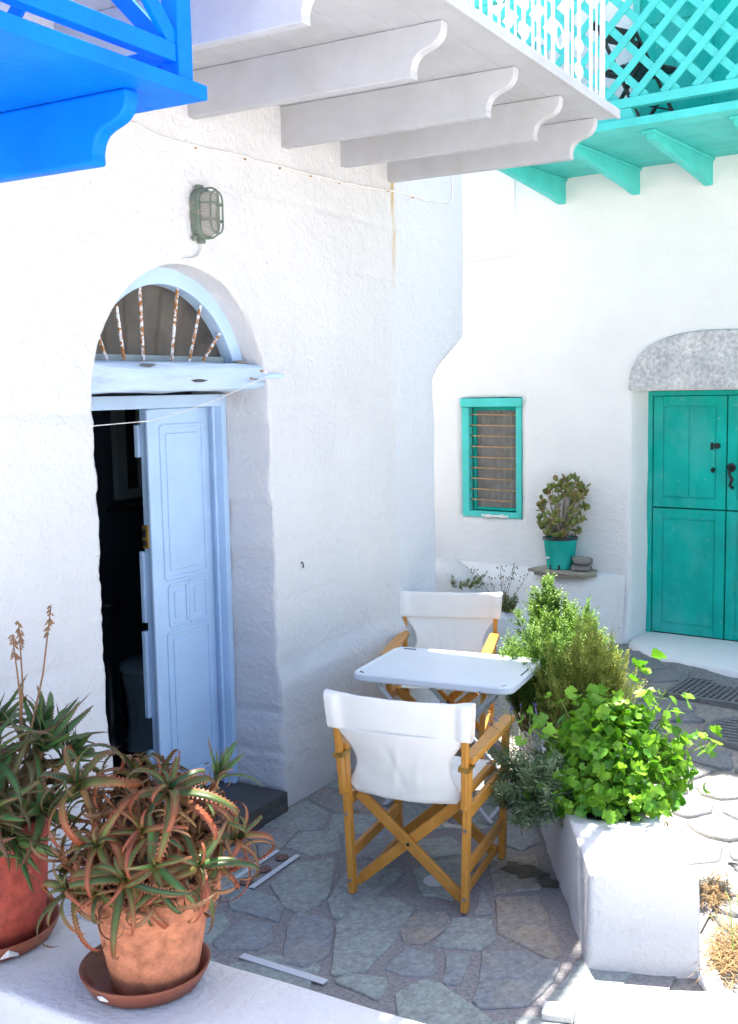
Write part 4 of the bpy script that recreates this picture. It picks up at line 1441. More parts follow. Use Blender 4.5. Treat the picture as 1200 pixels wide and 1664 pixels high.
for e in bm.edges:
    if e.is_boundary:
        mid = (e.verts[0].co + e.verts[1].co) / 2
        # inner rim lies well inside the quad
        v2 = Vector((mid.x, mid.y)) - FLp
        sd = (v2.x * PD.y - v2.y * PD.x)
        td = v2.dot(PD)
        (inner if 0.05 < sd < 0.33 and 0.3 < td < PL - 0.03 else outer).append(e)
zs_prev = PZ
for zz_, grow in ((PZ - 0.012, 0.006), (PZ - 0.04, 0.010), (PZ - 0.10, 0.011), (PZ - 0.16, 0.012), (PZ - 0.22, 0.012), (PZ - 0.28, 0.012), (0.05, 0.014), (0.0, 0.016), (-0.03, 0.018)):
    ex = bmesh.ops.extrude_edge_only(bm, edges=outer)
    outer = [g for g in ex['geom'] if isinstance(g, bmesh.types.BMEdge)]
    for v in [g for g in ex['geom'] if isinstance(g, bmesh.types.BMVert)]:
        c = Vector((v.co.x, v.co.y)) - (FLp.lerp(FRp, 0.5) + PD * max(0.2, min(PL - .2, (Vector((v.co.x, v.co.y)) - FLp).dot(PD))))
        c.normalize()
        g = 0.0015
        v.co.x += c.x * g + 0.003 * fn(v.co.x * 8, v.co.y * 8, zz_ * 8)
        v.co.y += c.y * g + 0.003 * fn(v.co.y * 8, v.co.x * 8, zz_ * 8)
        v.co.z = zz_
for zz_ in (PZ - 0.015, PZ - 0.12):
    ex = bmesh.ops.extrude_edge_only(bm, edges=inner)
    inner = [g for g in ex['geom'] if isinstance(g, bmesh.types.BMEdge)]
    for v in [g for g in ex['geom'] if isinstance(g, bmesh.types.BMVert)]:
        v.co.z = zz_
bmesh.ops.recalc_face_normals(bm, faces=bm.faces)
me = bpy.data.meshes.new('masonry')
bm.to_mesh(me)
bm.free()
me.polygons.foreach_set('use_smooth', [True] * len(me.polygons))
mo = link('masonry', me, M['wall3'], pl)
part('soil', MB().grid(6, 30, lambda u, v: (lambda p: (p[0], p[1], PZ - 0.055 + 0.02 * fn(u * 4, v * 20)))(PP(.19 + u * .62, .22 + v * .755, 0))), M['soil'], pl)
for s, t, r in ((.27, .245, .035), (.42, .24, .022), (.60, .245, .02), (.73, .25, .025)):
    p = PP(s, t, PZ - 0.03)
    o = part('pebble', MB().lathe([(0.0001, -r * .6), (r * .8, -r * .3), (r, 0), (r * .8, r * .35), (0.0001, r * .55)], 12, wob=.4), M['rock'], pl, smooth=True)
    o.location = p
# whitewash brushed onto the street along the planter's right foot
wsh = [(2.235, 3.70), (2.30, 3.62), (2.34, 3.66), (2.27, 3.80), (2.10, 4.15), (2.0, 4.45), (1.95, 4.45), (2.05, 4.1), (2.2, 3.78)]
o = flat('whitewash_edge', rough_poly(wsh, 0.06, 0.006), 0.018, M['wall3'], pl, 0.02)

# ================================================================== plants
def mkleaf(name, mat, pts, faces, uv, smooth=True):
    mb = MB()
    mb.v, mb.f, mb.uv = pts, faces, uv
    me = mb.mesh(name, smooth, fix=False)
    me.materials.append(mat)
    return me


def aloe_leaf(L, W, e0, curl, teeth=True, n=11, seed=0, sway=0.0):
    """leaf that leaves the rosette axis outwards (+x) and up at e0, then curls down"""
    pts, uv, fs = [], [], []
    x = z = y = 0.0
    a = e0
    ds = L / n
    for i in range(n + 1):
        t = i / n
        w = W * (1 - t) ** 0.72 * (1.0 if t > 0.1 else 0.85 + 1.5 * t) + 0.0008
        nx, nz = -sin(a), cos(a)
        th_ = w * 0.20
        up = w * 0.30
        pts += [(x + nx * up, y - w, z + nz * up), (x, y, z), (x + nx * up, y + w, z + nz * up), (x - nx * th_, y, z - nz * th_)]
        uv += [(0, t), (0.5, t), (1, t), (0.5, t)]
        x += cos(a) * ds
        z += sin(a) * ds
        y += sway * ds * t
        a -= curl * (0.3 + 1.4 * t) / n
    for i in range(n):
        b, c = i * 4, i * 4 + 4
        fs += [(b, b + 1, c + 1, c), (b + 1, b + 2, c + 2, c + 1), (b + 2, b + 3, c + 3, c + 2), (b + 3, b, c, c + 3)]
    if teeth:
        for i in range(n - 1):
            for k, sg in ((0, -1), (2, 1)):
                p, q = Vector(pts[i * 4 + k]), Vector(pts[i * 4 + 4 + k])
                for f in (0.25, 0.75):
                    m0, m1 = p.lerp(q, f - 0.14), p.lerp(q, f + 0.14)
                    tipv = p.lerp(q, f + 0.1) + Vector((0, sg * 0.0046, 0))
                    b = len(pts)
                    t = (i + f) / n
                    pts += [tuple(m0), tuple(m1), tuple(tipv)]
                    uv += [(0 if sg < 0 else 1, 0.95)] * 3
                    fs.append((b, b + 1, b + 2))
    return pts, fs, uv


def frame(axis, az):
    axis = Vector(axis).normalized()
    ref = Vector((0, 0, 1)) if abs(axis.z) < 0.95 else Vector((1, 0, 0))
    e1 = (ref - axis * ref.dot(axis)).normalized()
    e2 = axis.cross(e1)
    x = e1 * cos(az) + e2 * sin(az)
    y = axis.cross(x)
    m = Matrix.Identity(4)
    for i in range(3):
        m[i][0], m[i][1], m[i][2] = x[i], y[i], axis[i]
    return m


rng = random.Random(21)
AL = []
for k in range(10):
    AL.append(mkleaf('aloe_leaf', M['aloe'], *aloe_leaf(0.235 + 0.03 * (k % 3), [.0105, .0145, .0175, .0125][k % 4], 0.85 - 0.09 * (k % 4), [3.2, 4.2, 5.0, 5.8, 3.6][k % 5], n=13, sway=[0, .5, -.5, .2, -.3][k % 5])))
AG = []
for k in range(6):
    AG.append(mkleaf('aloe_leaf', M['aloegreen'], *aloe_leaf(0.21 + 0.02 * (k % 3), 0.0185 + 0.0015 * (k % 3), 0.80 - 0.08 * (k % 3), [0.1, 0.5, 1.0, -0.3, 0.7, 1.4][k], sway=[0, .25, -.25][k % 3])))
AD = [mkleaf('dry_leaf', M['dry'], *aloe_leaf(0.17, 0.008, 0.3, c, False, 9, sway=s)) for c, s in ((4.5, .6), (5.5, -.7), (3.2, .9))]


def put(name, me, parent, mx):
    o = bpy.data.objects.new(name, me)
    COL.objects.link(o)
    o.parent = parent
    o.matrix_basis = mx
    return o


def rosette(parent, p, axis, n, protos, sc, tilt0=1.2, tilt1=0.35, dry=0, name='leaf'):
    for k in range(n):
        t = k / max(1, n - 1)
        az = k * 2.39996 + rng.uniform(-.3, .3)
        me_ = rng.choice(protos)
        # young leaves at the heart stand up: rotate about local y
        el = -(tilt0 + (tilt1 - tilt0) * t) + 0.75 + rng.uniform(-.18, .18)
        s = sc * (0.45 + 0.60 * min(1, t * 1.7)) * rng.uniform(0.85, 1.15)
        mx = Matrix.Translation(Vector(p) + Vector(axis).normalized() * (0.035 * (1 - t) * sc)) @ frame(axis, az) @ Matrix.Rotation(el, 4, 'Y') @ Matrix.Rotation(rng.uniform(-.35, .35), 4, 'X') @ Matrix.Scale(s, 4)
        put(name, me_, parent, mx)
    for k in range(dry):
        mx = Matrix.Translation(Vector(p) - Vector(axis).normalized() * (0.02 + 0.02 * k)) @ frame(axis, rng.uniform(0, 6.3)) @ Matrix.Rotation(rng.uniform(0.3, 1.0), 4, 'Y') @ Matrix.Scale(sc * rng.uniform(.6, 1.0), 4)
        put('dry_leaf', rng.choice(AD), parent, mx)


def cpoint(c, r, u, f):
    """c plus offsets along picture-right, up and away (world directions of this view of the yard)"""
    return Vector(c) + Vector((0.867, 0.498, 0)) * r + Vector((0, 0, 1)) * u + Vector((-0.498, 0.867, 0)) * f


# terracotta pot in the middle of the low wall
pc = (1.072, 2.215)
sa = thing('pot_saucer', 'round brown plastic saucer under the terracotta pot', 'saucer', (1.045, 2.208, 0.4565))
part('dish', MB().lathe([(0.0001, 0.004), (0.135, 0.004), (0.150, 0.010), (0.170, 0.046), (0.178, 0.052), (0.182, 0.050), (0.178, 0.040), (0.157, 0.002), (0.150, -0.001), (0.0001, -0.001)], 56), M['saucer'], sa, smooth=True)
for a, l in ((-1.55, .035),):
    part('whitewash_splash', MB().tube([(0.176 * cos(a - l * 3), 0.176 * sin(a - l * 3), 0.030), (0.180 * cos(a), 0.180 * sin(a), 0.034), (0.176 * cos(a + l * 3), 0.176 * sin(a + l * 3), 0.026)], [0.002, 0.007, 0.002], 6), M['wall3'], sa)
pa = thing('potted_aloe', 'curling reddish aloe in a terracotta pot on the low wall', 'potted plant', (pc[0], pc[1], 0.461))
pa.scale = (1.05, 1.05, 1.03)
part('pot', MB().lathe([(0.0001, 0.0), (0.108, 0.0), (0.114, 0.006), (0.128, 0.09), (0.130, 0.097), (0.150, 0.215), (0.156, 0.225), (0.176, 0.228), (0.182, 0.236), (0.184, 0.292), (0.178, 0.300), (0.166, 0.298), (0.160, 0.285), (0.155, 0.25)], 64, wob=.01), M['terracotta'], pa, smooth=True)
part('soil', MB().lathe([(0.0001, 0.265), (0.158, 0.26)], 32), M['soil'], pa)
C0 = Vector((0, 0, 0.27))
W0, W1 = [], []
ros = []
big = [  # right, up, away, size, axis lean: the clear heads of the photograph
    (-0.155, 0.285, -0.05, 1.15, (-.45, -.25, .7)), (0.075, 0.275, -0.10, 1.25, (.15, -.35, .9)), (-0.02, 0.10, -0.19, 1.10, (.1, -.9, .5)),
    (-0.16, 0.05, -0.14, 1.0, (-.6, -.7, .5)), (0.215, 0.12, 0.0, 1.0, (.9, -.2, .4)), (0.175, 0.265, 0.05, 0.75, (.35, .1, .9)),
    (0.14, 0.10, -0.13, 0.95, (.6, -.7, .5)), (-0.05, 0.27, 0.06, 1.0, (-.1, .3, .9)), (0.02, 0.20, -0.15, .9, (0, -.7, .8)),
    (-0.09, 0.17, -0.15, .85, (-.3, -.8, .6)), (0.12, 0.21, 0.02, .9, (.5, .0, .9)), (-0.20, 0.16, 0.0, .9, (-.9, -.1, .5)),
    (0.06, 0.07, -0.18, .75, (.3, -.9, .3)), (-0.09, 0.06, -0.17, .75, (-.3, -.9, .3)), (0.18, 0.08, -0.07, .75, (.9, -.5, .3)), (-0.19, 0.07, -0.06, .7, (-.9, -.5, .3)),
    (0.0, 0.22, 0.16, .9, (0, .8, .6)), (0.14, 0.14, 0.14, .85, (.6, .6, .5)), (-0.14, 0.14, 0.14, .85, (-.6, .6, .5)),
    (0.02, 0.04, -0.17, .55, (.1, -.9, .1)), (0.13, 0.05, -0.12, .55, (.7, -.7, .1)), (-0.13, 0.05, -0.13, .55, (-.7, -.7, .1)), (0.05, 0.14, -0.2, .7, (.3, -.9, .4)),
]
for i, (r, u, f, s, ax) in enumerate(big):
    p = cpoint(C0, r, u, f)
    axw = cpoint((0, 0, 0), ax[0], ax[2], ax[1])
    n = 13 if s > 0.9 else 9
    if i == 5:
        rosette(pa, p, axw, 12, AG, 0.56, 1.35, 0.6)
    else:
        rosette(pa, p, axw, n, AL if rng.random() < .8 else AL + AG[4:], s * 0.82, 1.25, 0.25, dry=3 if s > .9 else 2)
    b = Vector((p.x * .25, p.y * .25, 0.255))
    for q in range(13):
        e = b.lerp(p, rng.uniform(.15, .95)) + Vector((rng.gauss(0, .025), rng.gauss(0, .025), rng.gauss(0, .02)))
        W0.append((e, Vector((rng.gauss(0, 1), rng.gauss(0, 1), rng.gauss(.3, .6)))))
    mid = b.lerp(p, .55) + Vector((0, 0, -.03))
    part('stem', MB().tube([b, mid, p], [0.012, 0.010, 0.009], 7), M['dry'], pa, smooth=True)

def withered(parent, spots, sc, protos, mat):
    mb = MB()
    for e, ax in spots:
        mx = Matrix.Translation(e) @ frame(ax, rng.uniform(0, 6.3)) @ Matrix.Scale(sc * rng.uniform(.5, 1.0), 4)
        src = rng.choice(protos)
        mb.add([mx @ v.co for v in src.vertices], [tuple(f.vertices) for f in src.polygons])
    stuff(part('withered_leaves', mb, mat, parent, fix=False, smooth=True))


withered(pa, W0[::3], .7, AD, M['dry'])
withered(pa, W0[1::3] + W0[2::3], .72, AL, M['deadaloe'])
shell = []
for k in range(230):
    a, h = rng.uniform(0, 6.3), rng.random()
    r = .19 * sqrt(1 - .55 * h * h) * rng.uniform(.55, 1.0)
    e = Vector((r * cos(a), r * sin(a), .27 + .29 * h * (1 - .3 * r / .19)))
    shell.append((e, Vector((cos(a), sin(a), .2 + 1.1 * h)) + Vector((rng.gauss(0, .3), rng.gauss(0, .3), rng.gauss(0, .3)))))
withered(pa, shell, .66, AL, M['aloe'])
# red pot at the left
prx, pry = 0.435, 2.175
sa2 = thing('pot_saucer', 'chipped brown saucer under the red pot at the left edge', 'saucer', (prx + .01, pry, 0.4565))
part('dish', MB().lathe([(0.0001, 0.004), (0.170, 0.004), (0.185, 0.010), (0.206, 0.045), (0.211, 0.048), (0.214, 0.044), (0.194, 0.002), (0.186, -0.001), (0.0001, -0.001)], 56), M['saucer'], sa2, smooth=True)
part('whitewash_splash', MB().tube([(0.196 * cos(-.55), 0.196 * sin(-.55), 0.012), (0.207 * cos(-.45), 0.207 * sin(-.45), 0.030), (0.203 * cos(-.3), 0.203 * sin(-.3), 0.012)], [0.004, 0.013, 0.004], 7), M['wall3'], sa2)
pb_ = thing('potted_aloe', 'upright green aloe with dry flower stalks in a red pot', 'potted plant', (prx, pry, 0.461))
part('pot', MB().lathe([(0.0001, 0.0), (0.160, 0.0), (0.172, 0.012), (0.186, 0.12), (0.198, 0.30), (0.202, 0.335), (0.214, 0.338), (0.218, 0.380), (0.206, 0.385), (0.196, 0.37), (0.19, 0.33)], 64, wob=.012), M['redpot'], pb_, smooth=True)
part('soil', MB().lathe([(0.0001, 0.345), (0.196, 0.34)], 32), M['soil'], pb_)
C1 = Vector((0, 0, 0.36))
for i, (r, u, f, s, ax) in enumerate([
    (0.07, 0.20, -0.08, 1.0, (.1, -.25, 1)), (-0.07, 0.19, -0.05, 1.0, (-.2, -.2, 1)), (0.19, 0.20, 0.03, 1.0, (.45, 0, .9)), (0.02, 0.24, 0.12, .95, (0, .2, 1)),
    (0.10, 0.08, -0.16, .95, (.3, -.8, .6)), (0.20, 0.05, -0.06, .9, (.9, -.3, .4)), (-0.05, 0.07, -0.18, .9, (-.1, -.9, .5)), (0.15, 0.20, 0.14, .9, (.4, .4, .9)),
    (0.14, 0.00, -0.14, .8, (.6, -.8, .1)), (0.03, 0.0, -0.2, .8, (0, -.9, .1)), (0.23, 0.14, 0.10, .85, (.7, .3, .7)), (-0.15, 0.15, 0.0, .9, (-.6, 0, .8)), (-0.12, .05, -.15, .85, (-.4, -.8, .4)),
]):
    p = cpoint(C1, r, u, f)
    axw = cpoint((0, 0, 0), ax[0], ax[2], ax[1])
    rosette(pb_, p, axw, 17, AG, s * 0.90, 1.45, 0.35, dry=1)
    b = Vector((p.x * .4, p.y * .4, 0.34))
    for q in range(6):
        e = b.lerp(p, rng.uniform(.3, .9)) + Vector((rng.gauss(0, .02), rng.gauss(0, .02), rng.gauss(0, .02)))
        W1.append((e, Vector((rng.gauss(0, 1), rng.gauss(0, 1), rng.gauss(.2, .6)))))
    part('stem', MB().tube([b, b.lerp(p, .5), p], [0.014, 0.013, 0.011], 7), M['dry'], pb_, smooth=True)
shell = []
for k in range(120):
    a, h = rng.uniform(0, 6.3), rng.random()
    r = .21 * rng.uniform(.4, 1.0)
    e = Vector((r * cos(a), r * sin(a), .36 + .20 * h))
    shell.append((e, Vector((cos(a), sin(a), .5 + 1.2 * h)) + Vector((rng.gauss(0, .3), rng.gauss(0, .3), rng.gauss(0, .3)))))
withered(pb_, shell, .8, AG, M['aloegreen'])
withered(pb_, W1[::3], .8, AD, M['dry'])
withered(pb_, W1[1::3] + W1[2::3], .8, AG, M['aloegreen'])
for (r0, u0, r1, u1, f1) in ((0.16, .20, .235, .640, 0.05), (0.145, .20, 0.145, .600, 0.02), (0.15, .20, .130, .565, -0.0)):
    a, b = cpoint(C1, r0, u0, -0.04), cpoint(C1, r1, u1, f1)
    mid = a.lerp(b, .55) + Vector((0.015, 0, 0))
    part('flower_stalk', MB().tube([a, mid, b], [0.0035, 0.0028, 0.0018], 6), M['flowerstalk'], pb_, smooth=True)
    sd = MB()
    for k in range(34):
        t = rng.uniform(.72, 1.0) if r1 < .1 else rng.uniform(.80, 1.02)
        q = mid.lerp(b, (t - .5) * 2) if t > .5 else mid
        a_ = rng.uniform(0, 6.3)
        d = Vector((cos(a_), sin(a_), -.8)) * rng.uniform(.008, .02)
        sd.add([q, q + d * .5 + Vector((0, 0, .004)), q + d, q + d * .5 - Vector((0, 0, .004))], [(0, 1, 2, 3)])
    stuff(part('dry_florets', sd, M['flowerstalk'], pb_, fix=False))

# ---- mallow-like shrub in the planter
def lobed(n=22, lobes=5, cup=0.25, seed=0):
    pts, uv, fs = [(0.0, 0.0, -0.04)], [(.5, 0)], []
    rr = random.Random(seed)
    for ring, rad in ((1, .5), (2, 1.0)):
        for k in range(n + 1):
            a = -pi * 0.86 + 2 * pi * 0.86 * k / n
            edge = 1 + (0.20 * abs(cos(a * lobes / 2 * 1.0)) - 0.10 + 0.08 * ((k % 2) * 2 - 1)) * (1 if ring == 2 else .3)
            r = rad * edge * (0.82 + 0.18 * cos(a))
            zz_ = cup * r * r * (1 + .6 * sin(a * 2.5 + seed)) - 0.12 * max(0, r - .7)
            pts.append((r * cos(a), r * sin(a), zz_))
            uv.append((.5 + r * sin(a) * .4, .5 + r * cos(a) * .4))
    for k in range(n):
        fs.append((0, 1 + k, 2 + k))
        a, b = 1 + k, n + 2 + k
        fs.append((a, b, b + 1, a + 1))
    b = len(pts)
    pts += [(0, -.03, -.05), (0, .03, -.05), (-.55, .02, -.5), (-.55, -.02, -.5)]
    uv += [(.5, 0)] * 4
    fs.append((b, b + 1, b + 2, b + 3))
    return pts, fs, uv


ML = [mkleaf('mallow_leaf', M['mallow'], *lobed(22, 5, c, s)) for c, s in ((.25, 1), (-.2, 2), (.45, 3), (.1, 4), (.6, 5))]
mc = Vector((1.70, 4.375, 0.34))
mal = thing('leafy_shrub', 'bright green lobed-leaf shrub spilling over the front of the planter', 'shrub', mc)
rng = random.Random(5)
heads = []
for k in range(54):
    a = rng.uniform(0, 2 * pi)
    h = rng.random()
    r = 0.37 * sqrt(rng.random()) * (0.75 + .5 * sin(pi * min(1, h + .15)))
    heads.append((r * cos(a) * .9, 0.02 + 0.46 * h, r * sin(a) * .6))
heads += [(.40, .28, -.05), (.44, .30, 0.0), (.47, .27, -.03), (.38, .22, -.08), (.16, .62, .1), (.12, .58, .06), (.30, .50, .08), (.33, .47, .04), (.30, .42, 0), (-.36, .36, -.05), (-.33, .42, 0), (.05, -.02, -.30), (-.05, .03, -.30), (.12, .02, -.28), (.20, .06, -.22), (.02, .10, -.30), (-.1, .12, -.27), (.1, .14, -.28), (.22, .16, -.22), (-.2, .2, -.2), (.33, .34, .02), (.28, .30, -.1), (.2, .26, -.2)]
cnt = 0
for hi_, hx in enumerate(heads):
    p = cpoint((0, 0, 0), hx[0] * .88 - .01, hx[1] * .92, hx[2] * .9)
    base = Vector((p.x * .2, p.y * .2, -0.03))
    mid = base.lerp(p, .6) + Vector((0, 0, .05))
    if hx[1] > 0.12 and (hi_ >= 54 or rng.random() < .3):
        part('stem', MB().tube([base, mid, p], [0.0045, 0.0035, 0.0022], 5), M['greenstem'], mal)
    for q in range(rng.choice((3, 4, 4))):
        if cnt >= 298:
            break
        cnt += 1
        off = Vector((rng.gauss(0, 1), rng.gauss(0, 1), rng.gauss(0, .7))) * 0.036
        out = (p + off - Vector((0, 0, .15)))
        nrm = Vector((out.x, out.y, abs(out.z) * .6 + .22)) + Vector((rng.gauss(0, .22), rng.gauss(0, .22), rng.gauss(0, .2)))
        s = rng.uniform(.018, .040)
        mx = Matrix.Translation(p + off) @ frame(nrm, rng.uniform(0, 6.3)) @ Matrix.Scale(s, 4)
        put('leaf', rng.choice(ML), mal, mx)
fillm = MB()
for k in range(1300):
    a = rng.uniform(0, 2 * pi)
    h = rng.random()
    r = sqrt(rng.random()) * (0.75 + .5 * sin(pi * min(1, h + .15)))
    p = cpoint((0, 0, 0), .28 * r * cos(a), 0.0 + .43 * h * (1 - .35 * r), .24 * r * sin(a))
    nrm = Vector((p.x, p.y, .25)) + Vector((rng.gauss(0, .3), rng.gauss(0, .3), rng.gauss(0, .25)))
    mx = Matrix.Translation(p) @ frame(nrm, rng.uniform(0, 6.3)) @ Matrix.Scale(rng.uniform(.016, .034), 4)
    src = rng.choice(ML)
    fillm.add([mx @ v.co for v in src.vertices], [tuple(f.vertices) for f in src.polygons])
stuff(part('inner_foliage', fillm, M['mallow'], mal, fix=False, smooth=True))
for k in range(7):
    p = cpoint((0, 0, 0), rng.uniform(-.02, .22), rng.uniform(-.02, .03), rng.uniform(-.30, -.2))
    put('dry_leaf', AD[k % 3], mal, Matrix.Translation(p) @ frame((rng.uniform(-1, 1), rng.uniform(-1, 1), .6), rng.uniform(0, 6)) @ Matrix.Scale(.4, 4))


# ---- needle shrubs
def needles(mb, p, d, n, length, nl, nw, droop=0.0, spread=1.0, taper=.35):
    """a sprig: needles set round a shoot from p along d"""
    d = Vector(d).normalized()
    pos = Vector(p)
    for k in range(n):
        t = k / n
        q = pos + d * length * t + Vector((0, 0, -droop * t * t * length))
        a = k * 2.4 + rng.uniform(-.4, .4)
        e1 = d.orthogonal().normalized()
        e2 = d.cross(e1)
        o = (e1 * cos(a) + e2 * sin(a)) * spread + d * rng.uniform(.5, 1.1)
        o.normalize()
        l = nl * (1 - taper * t) * rng.uniform(.75, 1.2)
        s = o.cross(d).normalized() * nw * .5
        mid = q + o * l * .5
        b = len(mb.v)
        mb.v += [tuple(q), tuple(mid - s), tuple(q + o * l), tuple(mid + s)]
        mb.f += [(b, b + 1, b + 2, b + 3)]


def bush(name, label, c, sprigs, mat, nl, nw, nper, slen, cat='shrub', spread=1.0, stemmat='stem', fl=None, split=2):
    """sprigs: list of (base offset, tip offset)"""
    t = thing(name, label, cat, c)
    mb = MB()
    for k, (a, b) in enumerate(sprigs):
        a, b = Vector(a), Vector(b)
        if k % 3 == 0:
            part('stem', MB().tube([a, a.lerp(b, .35) + Vector((rng.gauss(0, .01), rng.gauss(0, .01), 0)), a.lerp(b, .7)], [.006, .004, .002], 5), M[stemmat], t)
        d = (b - a)
        L_ = d.length
        m_ = max(1, int(L_ / slen))
        for j in range(m_):
            p = a.lerp(b, .25 + .75 * j / m_)
            needles(mb, p, d, nper, L_ / m_ * .85, nl, nw, spread=spread)
            for q in range(split):
                dd = d.normalized() + Vector((rng.gauss(0, .45), rng.gauss(0, .45), rng.gauss(0, .35)))
                needles(mb, p, dd, int(nper * .8), slen * rng.uniform(.7, 1.3), nl, nw, spread=spread)
    stuff(part('foliage', mb, M[mat], t, fix=False))
    return t


rng = random.Random(11)


def sprig_field(n, rx, ry, h0, h1, lean=.5, peaks=None):
    out = []
    for k in range(n):
        a, r = rng.uniform(0, 2 * pi), sqrt(rng.random())
        x, f = r * cos(a) * rx, r * sin(a) * ry
        h = h0 + (h1 - h0) * (1 - r * r * .55) * rng.uniform(.35, 1.15)
        if peaks:
            for px, ph in peaks:
                h += ph * math.exp(-((x - px) / .05) ** 2)
        b = cpoint((0, 0, 0), x * .7, 0.0, f * .7)
        tt = cpoint((0, 0, 0), x * (1 + lean * .2) + rng.gauss(0, .02), h, f + rng.gauss(0, .02))
        out.append((b, tt))
    return out


bush('rosemary_bush', 'tall bright green rosemary at the far end of the planter', (1.13, 5.33, 0.30), sprig_field(170, .29, .24, .24, .58, .6, [(-.10, .12), (.14, .12)]), 'rosemary', .030, .0066, 22, .08, split=2)
bush('rosemary_bush', 'olive brown rosemary leaning right, behind the lobed-leaf shrub', (1.36, 5.06, 0.30), sprig_field(120, .20, .17, .24, .60, 1.2, [(.0, .06)]), 'olive', .024, .0052, 22, .08, split=2)
bush('myrtle_bush', 'small round-leaved green bush rising beside the rosemary', (0.98, 5.58, 0.30), sprig_field(60, .13, .13, .40, .76, .3), 'rosemary', .020, .0105, 12, .06, split=4)
sp_ = []
for k in range(120):
    a = rng.uniform(0, 2 * pi)
    r = sqrt(rng.random())
    b = cpoint((0, 0, 0), rng.uniform(-.08, .1), .0, rng.uniform(-.1, .15))
    tt = cpoint((0, 0, 0), -.12 + r * cos(a) * .22, .02 + rng.uniform(-.12, .20), -.02 + r * sin(a) * .2)
    sp_.append((b, tt))
lav = bush('lavender_bush', 'grey green lavender drooping over the patio side of the planter', (1.53, 4.31, 0.36), sp_, 'lavender', .040, .0075, 11, .06, split=3)
fb = MB()
for k in range(34):
    a = cpoint((0, 0, 0), rng.uniform(-.25, .05), .12, rng.uniform(-.1, .25))
    b = cpoint((0, 0, 0), rng.uniform(-.36, .0), rng.uniform(.12, .40), rng.uniform(-.12, .3))
    part('flower_stalk', MB().tube([a, b], .0016, 4), M['greenstem'], lav)
    d = (b - a).normalized()
    fo = MB()
    for q in range(16):
        pq = b + d * (q / 16 * .03)
        o_ = Vector((rng.gauss(0, 1), rng.gauss(0, 1), rng.gauss(0, 1))).normalized() * .007
        s_ = o_.orthogonal().normalized() * .003
        fo.add([pq - s_, pq + o_, pq + s_ + d * .004], [(0, 1, 2)])
    part('flower', fo, M['lavflower'], lav, fix=False)


# ---- weeds and straw
def weed(name, label, c, n, h, sp, mat, nl, nw, seedstalks=0, cat='weed'):
    sg = []
    for k in range(n):
        a, r = rng.uniform(0, 6.3), sqrt(rng.random()) * sp
        sg.append((Vector((r * .4 * cos(a), r * .4 * sin(a), -.02)), Vector((r * cos(a), r * sin(a), h * rng.uniform(.4, 1.0)))))
    t = bush(name, label, c, sg, mat, nl, nw, 8, .05, cat, 1.0, 'stem', None, 1)
    for k in range(seedstalks):
        b = Vector((rng.gauss(0, .10), rng.gauss(0, .08), h * rng.uniform(1.6, 2.6)))
        part('stalk', MB().tube([(0, 0, 0), b * .55 + Vector((rng.gauss(0, .01), 0, 0)), b], [.0025, .002, .0012], 4), M['stem'], t)
        sd = MB()
        for q in range(9):
            p = b * rng.uniform(.65, 1.0) + Vector((rng.gauss(0, .025), rng.gauss(0, .025), rng.gauss(0, .01)))
            s = .006
            sd.add([p + Vector((s, 0, 0)), p + Vector((0, s, 0)), p + Vector((-s, 0, 0)), p + Vector((0, -s, 0)), p + Vector((0, 0, s * 1.6)), p - Vector((0, 0, s * 1.6))],
                   [(0, 1, 4), (1, 2, 4), (2, 3, 4), (3, 0, 4), (1, 0, 5), (2, 1, 5), (3, 2, 5), (0, 3, 5)])
        stuff(part('seed_heads', sd, M['weed'], t, fix=False))
    return t


weed('weed', 'dark weed growing from the corner of the white house', (-1.12, 7.80, .70), 26, .20, .13, 'weed', .030, .012, 2)
weed('weed', 'dry low weed on the whitewashed boulder behind the far chair', (-.62, 7.85, .50), 60, .14, .22, 'weed', .022, .010, 0)
weed('weed', 'tall seeding weed beneath the barred window', (-.22, 7.75, .36), 30, .15, .14, 'weed', .035, .014, 7)
weed('weed', 'small green weed in the cobbles at the right edge', (2.42, 3.98, .01), 18, .07, .07, 'weed', .03, .012, 0)


def tuft(name, label, c, n, L_, sp, mat, ex=(1, 1), flat_=.6):
    t = thing(name, label, 'grass', c)
    mb = MB()
    for k in range(n):
        p = Vector((rng.gauss(0, sp * ex[0]), rng.gauss(0, sp * ex[1]), rng.uniform(0, .02)))
        a = rng.uniform(0, 6.3)
        d = Vector((cos(a), sin(a), rng.uniform(0, flat_)))
        l = L_ * rng.uniform(.4, 1.2)
        s = Vector((-sin(a), cos(a), 0)) * .0022
        m1 = p + d * l * .5 + Vector((0, 0, .02 * rng.random()))
        e = p + d * l - Vector((0, 0, d.z * l * .45))
        mb.add([p - s, p + s, m1 + s * .8, m1 - s * .8, e], [(0, 1, 2, 3), (3, 2, 4)])
    stuff(part('blades', mb, M[mat], t, fix=False))
    return t


tuft('dry_grass', 'dry straw heaped against the near foot of the planter', (2.30, 3.92, .02), 420, .13, .045, 'straw', (1, 2.0), .35)
tuft('dry_grass', 'dry straw along the planter foot farther up the street', (2.13, 4.38, .015), 260, .08, .035, 'straw', (1, 2.2), .3)
tuft('green_grass', 'few green grass blades sprouting from the straw', (2.33, 4.02, .03), 16, .24, .05, 'grass', (1, 1.5), 2.2)

# ---- jade plant on the bench
JB = Vector((0.834, 8.133, 0))
jd, jn = Vector((cos(RZ), sin(RZ), 0)), Vector((sin(RZ), -cos(RZ), 0))


def jw(u, w, z):
    return JB + jd * u + jn * w + Vector((0, 0, z))


